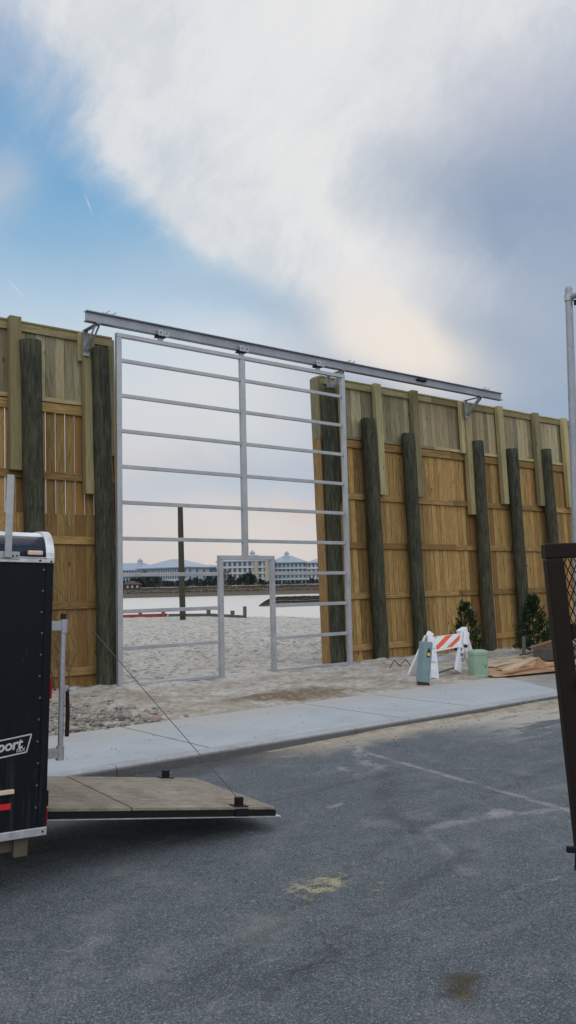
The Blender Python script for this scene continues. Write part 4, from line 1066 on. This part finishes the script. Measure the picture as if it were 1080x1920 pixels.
# ------------------------------------------------------------------ beach : lone pile and groyne
pb0 = gnd(343, 1163, -.36); D = dF(pb0); pt0 = far(338, 952, D)
LP = MB()
m = pile_mesh(0, 0, 0, 1, .21, .19, 3.3); L = pt0 - pb0
vs = [Vector((p.x, p.y, 0)) + pb0 + L*p.z for p in m.v]; m.v = vs
tag(m.build('mooring_pile', 'pile_wood', smooth=True), 'tall dark timber pile standing alone on the sand beyond the gate', 'pile')
def groyne(name, pts, posts, mat, label, cat, h=.30):
    root = empty(name, gnd(pts[0][0], pts[0][1], -.40), 0, label, cat)
    for (a, b) in zip(pts, pts[1:]):
        p0 = gnd(a[0], a[1], -.40); p1 = gnd(b[0], b[1], -.40)
        d = (p1 - p0).normalized(); mb = MB()
        mb.bar(p0 + UP*h*.42, p1 + UP*h*.42, h, .10, UP); mb.build('plank', mat, root, bevel=.01)
    for (x, y, yt, w) in posts:
        p = gnd(x, y, -.40); D = dF(p); tpt = far(x, yt, D); wd = w*D/FPX
        mb = MB(); mb.tube([p - UP*.3, tpt], wd/2, 10); mb.build('post', mat, root)
    return root
groyne('red_barrier', [(205,1159),(314,1155.5)], [(263,1157,1147.5,7),(306,1156,1146.5,7)], 'red_timber', 'long low red timber barrier with two stubby posts at the water edge', 'barrier', .26)
groyne('timber_groyne', [(316,1155.5),(398,1155),(456,1159)], [(391,1155,1143,8),(412,1156,1146,4),(436,1157,1145,8),(459,1159.5,1137,7)], 'grey_timber', 'low weathered grey timber groyne with posts running into the water', 'groyne', .22)

foliage('marsh_dark', (.022,.019,.013), (.06,.05,.034))
# ------------------------------------------------------------------ far shore
def strip(name, pxs, D0f, D1f, y0f, topf, mat, kind, blades=0, seed=0):
    mb = MB(); n = len(pxs); rows = 7; vs = []; fs = []
    for i, px in enumerate(pxs):
        a = far(px, 1100, D0f(px)); b = far(px, 1100, D1f(px))
        for j in range(rows):
            f = j/(rows-1); p = a + (b - a)*f
            hh = topf(px)*min(1, f*2.2)**.6*(1 + .08*mnoise.noise((px*.05 + seed, j*.9, 0)) + .05*mnoise.noise((px*.6 + seed, j*2.7, 0)))
            vs.append(Vector((p.x, p.y, -.5 + (hh if j else -.05))))
    for i in range(n-1):
        for j in range(rows-1): a = i*rows + j; fs.append((a, a+rows, a+rows+1, a+1))
    mb.add(vs, fs, .35)
    for k in range(blades):
        i = random.randrange(n-1); j = random.randrange(1, rows-1); p = vs[i*rows + j]*(1 - (q := R_())) + vs[(i+1)*rows + j]*q
        h = topf(pxs[i])*U_(.10, .30); w = h*.14; lean = RGT*U_(-.3,.3)*h
        mb.add([p - RGT*w, p + RGT*w, p + lean + UP*h], [(0,1,2)], .2 + R_()*.35)
    o = mb.build(name, mat, smooth=False); o['kind'] = kind
    return o
o = strip('marsh_grass', [x*3.0 for x in range(-40, 330)], lambda p: 282 + 8*mnoise.noise((p*.02,0,0)) + (p-230)*.03, lambda p: 345, None, lambda p: 2.9 + .3*mnoise.noise((p*.03,1,0)), 'marsh_leaf', 'stuff', 16000, 1)
o['label'] = 'brown marsh grass bank along the far side of the water'
o = strip('island_grass', [484 + x*1.2 for x in range(0, 150)], lambda p: 104 - (p - 484)*.02 - 3*mnoise.noise((p*.08,0,0)), lambda p: 106 + 30*min(1, max(0, (p - 484)/40)), None, lambda p: min(1, max(0, (p - 484)/26))**.8*.72 + .10, 'marsh_dark', 'stuff', 9000, 4)
o['label'] = 'dark marsh grass on the low spit in the middle of the water'
MB().add([tuple(far(px, 1100, D).xy) + (z,) for D, z in ((335, 1.2), (800, 3.0)) for px in (-600, 1900)], [(0,1,3,2)], .5).build('far_shore', 'soil', kind='structure')
flat('pale_bank', (.42,.40,.36), .9)
o = MB()
for a, b in zip(range(225, 610, 12), range(237, 622, 12)):
    p0 = far(a, 1100, 352); p1 = far(b, 1100, 352); o.bar(Vector((p0.x, p0.y, 2.0)), Vector((p1.x, p1.y, 2.0)), 2.6, 1.5, UP)
tag(o.build('seawall', 'pale_bank'), 'long pale seawall along the far shore in front of the apartment blocks', 'wall')

# apartment blocks; distance haze is painted into their pale bluish colours
flat('siding_white', (.46,.50,.54), .7, 0, .15, .3); flat('siding_teal', (.31,.42,.45), .7, 0, .15, .3)
flat('siding_blue', (.34,.42,.50), .7, 0, .15, .3); flat('siding_yellow', (.40,.36,.28), .7, 0, .15, .3)
flat('roof_metal', (.27,.33,.41), .5, .1, .2, .2); flat('window_dark', (.10,.125,.155), .4, 0, .3, .5, spec=.4); flat('trim_white', (.55,.57,.58), .6)
flat('cabin_brown', (.07,.045,.05), .8); flat('cabin_roof', (.085,.052,.05), .8)
class Frame:
    def __init__(s, px, D, yaw):
        p = far(px, 1100, D); s.o = Vector((p.x, p.y, 0)); a = atan2(RGT.y, RGT.x) + yaw
        s.x = Vector((cos(a), sin(a), 0)); s.y = Vector((-sin(a), cos(a), 0))
    def __call__(s, x, y, z): return s.o + s.x*x + s.y*y + UP*z
def fbox(F, a, b):
    m = MB(); vs = [F(*p) for p in [(a[0],a[1],a[2]),(b[0],a[1],a[2]),(b[0],b[1],a[2]),(a[0],b[1],a[2]),(a[0],a[1],b[2]),(b[0],a[1],b[2]),(b[0],b[1],b[2]),(a[0],b[1],b[2])]]
    return m.add(vs, [(0,3,2,1),(4,5,6,7),(0,1,5,4),(1,2,6,5),(2,3,7,6),(3,0,4,7)], .5)
def hip(F, x0, x1, y0, y1, ze, zr, over=.8, name='roof', root=None):
    x0 -= over; x1 += over; y0 -= over; y1 += over
    w = x1 - x0; d = y1 - y0; k = min(w, d)/2
    if w >= d: r0, r1 = (x0 + k, (y0+y1)/2), (x1 - k, (y0+y1)/2)
    else: r0, r1 = ((x0+x1)/2, y0 + k), ((x0+x1)/2, y1 - k)
    vs = [F(x0,y0,ze), F(x1,y0,ze), F(x1,y1,ze), F(x0,y1,ze), F(r0[0], r0[1], zr), F(r1[0], r1[1], zr)]
    vs += [p - UP*.5 for p in vs[:4]]
    if w >= d: fs = [(0,1,5,4),(1,2,5),(2,3,4,5),(3,0,4)]
    else: fs = [(0,1,4),(1,2,5,4),(2,3,5),(3,0,4,5)]
    fs += [(0,6,7,1),(1,7,8,2),(2,8,9,3),(3,9,6,0),(9,8,7,6)]
    return MB().add(vs, fs, .5).build(name, 'roof_metal', root)
def cupola(F, x, y, z, root):
    fbox(F, (x-1.1, y-1.1, z-1.5), (x+1.1, y+1.1, z+1.0)).build('cupola', 'siding_white', root)
    vs = [F(x-1.5,y-1.5,z+1.0), F(x+1.5,y-1.5,z+1.0), F(x+1.5,y+1.5,z+1.0), F(x-1.5,y+1.5,z+1.0), F(x,y,z+2.6)]
    MB().add(vs, [(0,1,4),(1,2,4),(2,3,4),(3,0,4),(3,2,1,0)], .5).build('cupola_roof', 'roof_metal', root)
def windows(F, root, xs_, zs_, w=1.1, h=1.7, y=-.12, side=None):
    src = None
    for x in xs_:
        for z in zs_:
            if src is None:
                if side is None: m = fbox(F, (x - w/2, y, z), (x + w/2, y + .2, z + h))
                else: m = fbox(F, (side - .1, x - w/2, z), (side + .12, x + w/2, z + h))
                src = m.build('window', 'window_dark', root); x0, z0 = x, z
            else:
                c = src.copy(); COL.objects.link(c); c.parent = root
                c.location = (F.x if side is None else F.y)*(x - x0) + UP*(z - z0)
def block(px, D, yaw, x0, x1, dep, ze, zr, mat, label, floors, nx_, name='apartment_building', cup=None, bands=True, sidewin=None):
    F = Frame(px, D, yaw); root = empty(name, F(0, 0, 0), 0, label, 'building')
    fbox(F, (x0, 0, 0), (x1, dep, ze - .3)).build('wall', mat, root)
    hip(F, x0, x1, 0, dep, ze, zr, root=root)
    fh = (ze - 1.0)/floors
    if bands:
        for k in range(1, floors): fbox(F, (x0 - .3, -.75, .6 + k*fh - .25), (x1 + .3, -.01, .6 + k*fh + .15)).build('balcony_band', 'trim_white', root)
    xs_ = [x0 + (x1 - x0)*(i + .5)/nx_ for i in range(nx_)]
    windows(F, root, xs_, [.9 + k*fh + .5 for k in range(floors)], w=(x1 - x0)/nx_*.5, h=fh*.58)
    if sidewin:
        windows(F, root, [dep*(i + .5)/sidewin for i in range(sidewin)], [.9 + k*fh + .5 for k in range(floors)], w=1.3, h=fh*.5, side=x1)
    if cup: cupola(F, cup[0], dep/2, zr, root)
    return F, root
block(255, 470, -.12, -22, 10.5, 16, 13.6, 17.6, 'siding_blue', 'leftmost blue-grey apartment block with cupola, partly hidden by the gate stile', 4, 20, cup=(0,))
block(350, 415, -.5, -30, 0, 24, 13.2, 17.6, 'siding_blue', 'blue-grey apartment block with long hipped roof behind the lone pile', 4, 21, sidewin=4)
block(388, 445, -.1, -3.0, 5.5, 12, 13.2, 15.0, 'siding_teal', 'low teal wing adjoining the long blue-grey apartment block', 3, 5)
block(402, 440, 0, -3, 4, 10, 13.0, 14.5, 'siding_white', 'narrow pale link building just left of the five-storey block', 4, 2)
F, rt = block(458, 430, -.06, -13.5, 14.5, 16, 15.9, 19.0, 'siding_white', 'five-storey pale apartment block with yellow bays seen through the doorway', 5, 11, cup=(3.6,))
for x in (5.2, 10.6): fbox(F, (x, -.9, .5), (x + 1.9, -.76, 15.3)).build('yellow_bay', 'siding_yellow', rt)
for i in range(12):
    x = -13.4 + i*2.53; fbox(F, (x - .14, -.755, .5), (x + .14, -.60, 15.4)).build('balcony_post', 'trim_white', rt)
block(541, 440, .03, -9.5, 9.5, 15, 15.0, 18.6, 'siding_teal', 'teal apartment block with cupola right of the five-storey block', 5, 9, cup=(-.4,))
block(597, 440, .02, -5.5, 14, 15, 14.6, 17.4, 'siding_white', 'rightmost pale apartment block beside the end of the right fence', 5, 9)
F = Frame(247, 338, .1); rt = empty('shore_cabin', F(0,0,0), 0, 'small dark brown cabin with reddish roof on the far shore at left', 'cabin')
fbox(F, (-3.2, 0, 0), (3.2, 5, 4.7)).build('wall', 'cabin_brown', rt); o = hip(F, -3.2, 3.2, 0, 5, 4.7, 5.9, .4, 'roof', rt); o.data.materials.clear(); o.data.materials.append(MATS['cabin_roof'])
windows(F, rt, [-1.6, 0.2, 2.2], [3.2], .8, 1.0); 
for ch in kids(rt):
    if ch.name.startswith('window'): ch.data.materials[0] = MATS['siding_white']

# trees on the far shore
def tree_src(mat, seed, bare=False):
    mb = MB(); random.seed(seed)
    for i in range(60):
        h = U_(.08, 1.0); a = U_(0, 2*pi); r = .42*(1 - h)**.55*U_(.3, 1) if not bare else .45*sin(pi*min(1, h*.9 + .08))*U_(.3, 1)
        c = Vector((cos(a)*r, sin(a)*r, h)); sh = U_(0, 1)
        for k in range(14):
            p = c + Vector((U_(-1,1), U_(-1,1), U_(-1,1)))*.085; d = Vector((U_(-1,1), U_(-1,1), U_(-.2,1))).normalized(); s = d.cross(Vector((U_(-1,1), U_(-1,1), U_(-1,1)))).normalized()
            l = U_(.05, .10); w = U_(.02, .04) if not bare else U_(.006, .012)
            mb.add([p - s*w, p + s*w, p + d*l], [(0,1,2)], min(1, max(0, sh + U_(-.2,.2))))
    tk = MB().tube([(0,0,-.1),(0,0,.5),(.02,0,.85)], [.035,.025,.01], 5)
    return mb, tk
kinds = []
for sd, mat in ((11,'cedar_leaf'),(12,'cedar_leaf'),(13,'cedar_leaf'),(14,'bare_leaf')):
    a, b = tree_src(mat, sd, mat == 'bare_leaf')
    ro = empty('shore_tree', (0,0,-500)); ca = a.build('crown', mat); tb = b.build('trunk', 'bark'); ca.parent = ro; tb.parent = ro; kinds.append([ro, False])
random.seed(5)
trees = []
x = 226.0
tops = [(220,1088),(258,1086),(266,1078),(272,1074),(280,1081),(290,1076),(300,1080),(308,1090),(330,1091),(345,1088),(360,1086),(372,1081),(382,1088),(393,1078),(402,1086),(412,1074),(425,1068),(433,1078),(445,1084),(462,1076),(472,1072),(480,1084),(500,1090),(520,1091),(545,1090),(570,1090),(590,1083),(610,1088)]
def topy(x):
    for (a, b), (c, d) in zip(tops, tops[1:]):
        if a <= x <= c: return b + (d - b)*(x - a)/(c - a)
    return 1090
while x < 622:
    trees.append((x, topy(x) + U_(-2, 3), 3 if (408 < x < 432 or R_() < .08) else random.choice((0,1,2)))); x += U_(4.0, 7.5)
for x, yt, k in trees:
    D = U_(356, 385); b = far(x, 1100, D); tp_ = far(x, yt, D); h = max(3.5, tp_.z - 1.2)
    ro, used = kinds[k]
    if used: ro = copy_tree(ro)
    kinds[k][1] = True
    ro.location = (b.x, b.y, 1.2); w = U_(.75, 1.15)*min(h, 7.5) if k < 3 else h*.95; ro.scale = (w, w, h); ro.rotation_euler.z = U_(0, 6.28)
    if k < 3: tag(ro, 'dark green cedar standing before the apartment blocks on the far shore', 'tree', 'cedars on the far shore')
    else: tag(ro, 'leafless purplish tree among the cedars on the far shore', 'tree', 'bare trees on the far shore')
for ro, used in kinds:
    if not used:
        for ch in kids(ro): bpy.data.objects.remove(ch)
        bpy.data.objects.remove(ro)
SKY_K = 1.0
# ------------------------------------------------------------------ sky and sun
w = bpy.data.worlds.new('World'); sc.world = w; w.use_nodes = True
w.cycles.sampling_method = 'MANUAL'; w.cycles.sample_map_resolution = 256
t = NT(w.node_tree); bg = w.node_tree.nodes['Background']
sun_dir = ray(745, 650).normalized()
SUN_EL = math.asin(sun_dir.z); SUN_AZ = atan2(sun_dir.x, sun_dir.y)
sky = t.node('ShaderNodeTexSky', sky_type='NISHITA'); sky.sun_disc = False
sky.sun_elevation = SUN_EL; sky.sun_rotation = SUN_AZ; sky.dust_density = 1.5
d0 = t.node('ShaderNodeTexCoord').outputs['Generated']
d0 = t.vmath('NORMALIZE', d0)
hz = t.sep(d0)[2]
def wob(d, parts):
    for sc_, amp, det in parts:
        n = t.vmath('SUBTRACT', t.noise(d, sc_, det, .6, 0, True), (.5,.5,.5)); d = t.vmath('ADD', d, t.vmath('SCALE', n, scale=amp))
    return d
dw = wob(d0, [(2.6, .10, 3), (9, .045, 4), (30, .018, 4)])
ds = wob(d0, [(2.2, .10, 3), (7, .03, 3)])
def axes(px, py, rot):
    c = ray(px, py).normalized(); e1 = RGT - c*RGT.dot(c); e1.normalize(); e2 = c.cross(e1)
    if e2.z < 0: e2 = -e2
    # rot: degrees, positive tilts the long axis up to the right
    a = radians(rot); return c, e1*cos(a) + e2*sin(a), e2*cos(a) - e1*sin(a)
def blob(d, px, py, sx, sy, rot=0, amp=1.0):
    c, e1, e2 = axes(px, py, rot)
    q = t.vmath('SUBTRACT', d, tuple(c))
    a = t.math('DIVIDE', t.vmath('DOT_PRODUCT', q, tuple(e1)), sx/FPX); b = t.math('DIVIDE', t.vmath('DOT_PRODUCT', q, tuple(e2)), sy/FPX)
    r = t.math('ADD', t.math('MULTIPLY', a, a), t.math('MULTIPLY', b, b))
    g = t.math('POWER', 2.718, t.math('MULTIPLY', r, -.5))
    return t.math('MULTIPLY', g, t.math('MULTIPLY', t.math('GREATER_THAN', t.vmath('DOT_PRODUCT', d, tuple(c)), 0.0), amp))
def add(*a):
    s = a[0]
    for b in a[1:]: s = t.math('ADD', s, b)
    return s
el = t.math('MULTIPLY', t.math('ARCSINE', hz), 180/pi/60.0)      # elevation / 60 deg
elw = t.math('MULTIPLY', t.math('ARCSINE', t.sep(ds)[2]), 180/pi/60.0)
E = lambda deg: max(0, deg/60)
base = t.ramp(elw, [(0,(.53,.515,.54)),(E(4),(.585,.57,.585)),(E(8),(.565,.595,.64)),(E(12.5),(.62,.66,.70)),(E(16.5),(.55,.645,.735)),(E(19),(.43,.58,.725)),(E(22.5),(.25,.455,.66)),(E(27),(.15,.37,.625)),(E(34),(.205,.36,.58)),(E(44),(.40,.48,.60)),(1,(.80,.83,.88))])
nis = t.vmath('SCALE', sky.outputs[0], scale=.10)
col = t.mix(.03, base, nis)
# right-hand blue-grey layer
right = t.math('MULTIPLY', add(blob(ds, 1120, 480, 260, 330, 0, 1.15), blob(ds, 1250, 800, 330, 210, 0, 1.0), blob(ds, 930, 320, 160, 90, 10, .65), blob(ds, 1700, 600, 500, 500, 0, 1)), 1.0)
rn = t.noise(ds, 4, 5, .6)
grey = t.mix(t.sstep(rn, .35, .65), (.245,.335,.47), (.32,.405,.53))
col = t.mix(t.sstep(right, .18, .95), col, grey)
# haze over the lower sky
col = t.mix(t.math('MULTIPLY', blob(ds, 380, 780, 420, 90, 0, 1), .3), col, (.66,.67,.69))
col = t.mix(t.math('MULTIPLY', blob(dw, 500, 890, 190, 30, 6, 1), .75), col, (.43,.515,.625))
col = t.mix(t.math('MULTIPLY', blob(dw, 555, 945, 90, 12, 0, 1), .5), col, (.70,.575,.50))
col = t.mix(t.math('MULTIPLY', blob(ds, 330, 880, 160, 18, 0, 1), .25), col, (.70,.61,.57))
# the big white veil sweeping down from the top right
veil = add(blob(dw, 760, -100, 430, 160, 4, 1.0), blob(dw, 570, 130, 210, 105, 18, .72), blob(dw, 330, 95, 120, 75, -25, .55), blob(dw, 255, 215, 60, 90, -10, .34), blob(dw, 440, 290, 165, 105, -45, .95), blob(dw, 375, 400, 85, 42, -45, .55), blob(dw, 540, 455, 125, 52, -22, .75), blob(dw, 670, 560, 120, 52, -38, .62), blob(ds, 800, 500, 150, 60, -12, .38), blob(dw, 130, 30, 80, 30, -20, .30))
vn = t.noise(t.mapping(dw, (1,1,1)), 5.5, 6, .62); 
_c, _e1, _e2 = axes(400, 300, 58)
stv = t.comb(t.math('MULTIPLY', t.vmath('DOT_PRODUCT', dw, tuple(_e1)), .38), t.vmath('DOT_PRODUCT', dw, tuple(_e2)), t.vmath('DOT_PRODUCT', dw, tuple(_c)))
vn2 = t.noise(stv, 26, 6, .66, .5); vn3 = t.noise(stv, 9, 5, .6, .3)
vv = add(veil, t.math('MULTIPLY', t.math('SUBTRACT', vn, .5), .5), t.math('MULTIPLY', t.math('SUBTRACT', vn2, .5), .44), t.math('MULTIPLY', t.math('SUBTRACT', vn3, .5), .42))
shade = t.noise(dw, 3.2, 5, .6)
white = t.mix(t.sstep(shade, .34, .62), (.57,.62,.69), (.78,.78,.775))
soft = t.math('MULTIPLY', add(blob(ds, 930, 110, 190, 80, 12, .55), blob(ds, 720, 390, 80, 110, 20, .45), blob(ds, 830, 545, 140, 50, -16, .38), blob(ds, 690, 500, 110, 60, -20, .5)), add(.72, t.math('MULTIPLY', vn3, .56)), clamp=True)
col = t.mix(soft, col, (.61,.64,.69))
white = t.mix(t.math('MULTIPLY', t.sstep(t.math('ADD', t.math('MULTIPLY', vn3, .6), t.math('MULTIPLY', vn2, .4)), .40, .62), .6), white, (.83,.825,.82))
col = t.mix(t.math('MULTIPLY', t.sstep(vv, .14, 1.08), .97), col, white)
col = t.mix(t.math('MULTIPLY', blob(ds, 640, 0, 230, 120, 0, 1), .55), col, (.86,.845,.83))
col = t.mix(t.math('MULTIPLY', blob(ds, 1010, 190, 150, 70, 0, 1), .5), col, (.42,.455,.565))
col = t.mix(t.math('MULTIPLY', blob(dw, 450, 552, 150, 28, -14, 1), .8), col, (.40,.53,.66))
col = t.mix(t.math('MULTIPLY', blob(dw, 575, 590, 55, 30, -30, 1), .85), col, (.36,.48,.62))
# veiled sun glow
glow = add(blob(ds, 745, 650, 125, 50, -20, .62), blob(ds, 690, 580, 80, 50, -38, .5), blob(d0, 770, 690, 150, 60, -14, .25))
gl = t.math('MULTIPLY', glow, add(.8, t.math('MULTIPLY', vn3, .4)))
col = t.mix(t.math('MULTIPLY', t.sstep(gl, .02, .95), .95), col, t.mix(blob(ds, 790, 670, 130, 60, -15, 1), (.80,.765,.74), (.86,.79,.71)))
# contrails and a scrap of cloud
for px, py, sx, sy, rot, a in ((166,382,11,1.0,-74,.36), (32,543,14,1.0,-50,.3), (468,340,20,1.6,76,.28), (440,445,15,1.4,75,.22)):
    col = t.mix(blob(d0, px, py, sx, sy, rot, a), col, (.80,.79,.77))
col = t.mix(t.math('MULTIPLY', blob(dw, 5, 325, 40, 40, 20, 1), .6), col, (.56,.58,.63))
# extra-bright sky added unseen behind the viewer and overhead, filling ground and fence
bk = t.sstep(t.vmath('DOT_PRODUCT', d0, tuple(FWD)), .30, -.45)
col = t.mix(bk, col, t.mix(t.noise(d0, 2, 3), (1.18,1.22,1.32), (1.40,1.41,1.46)))
lowb = t.math('MULTIPLY', bk, t.sstep(hz, .30, .02))  # unseen low sky behind the viewer, darkened to cut light under the trailer
col = t.mix(t.math('MULTIPLY', lowb, .85), col, (.16,.165,.17))
t.set(bg.inputs['Color'], col); bg.inputs['Strength'].default_value = 1.0
if SKY_K != 1: bg.inputs['Strength'].default_value = SKY_K

sd = bpy.data.lights.new('sun', 'SUN'); sd.energy = .6; sd.angle = radians(70); sd.color = (1.0, .90, .78); sd.specular_factor = .25
so = bpy.data.objects.new('sun', sd); COL.objects.link(so)
so.rotation_euler = (-sun_dir).to_track_quat('-Z', 'Y').to_euler()
so.location = (0, 0, 30)
sc.render.film_transparent = False
try:
    sc.cycles.use_denoising = True
    sc.cycles.max_bounces = 6
except Exception: pass
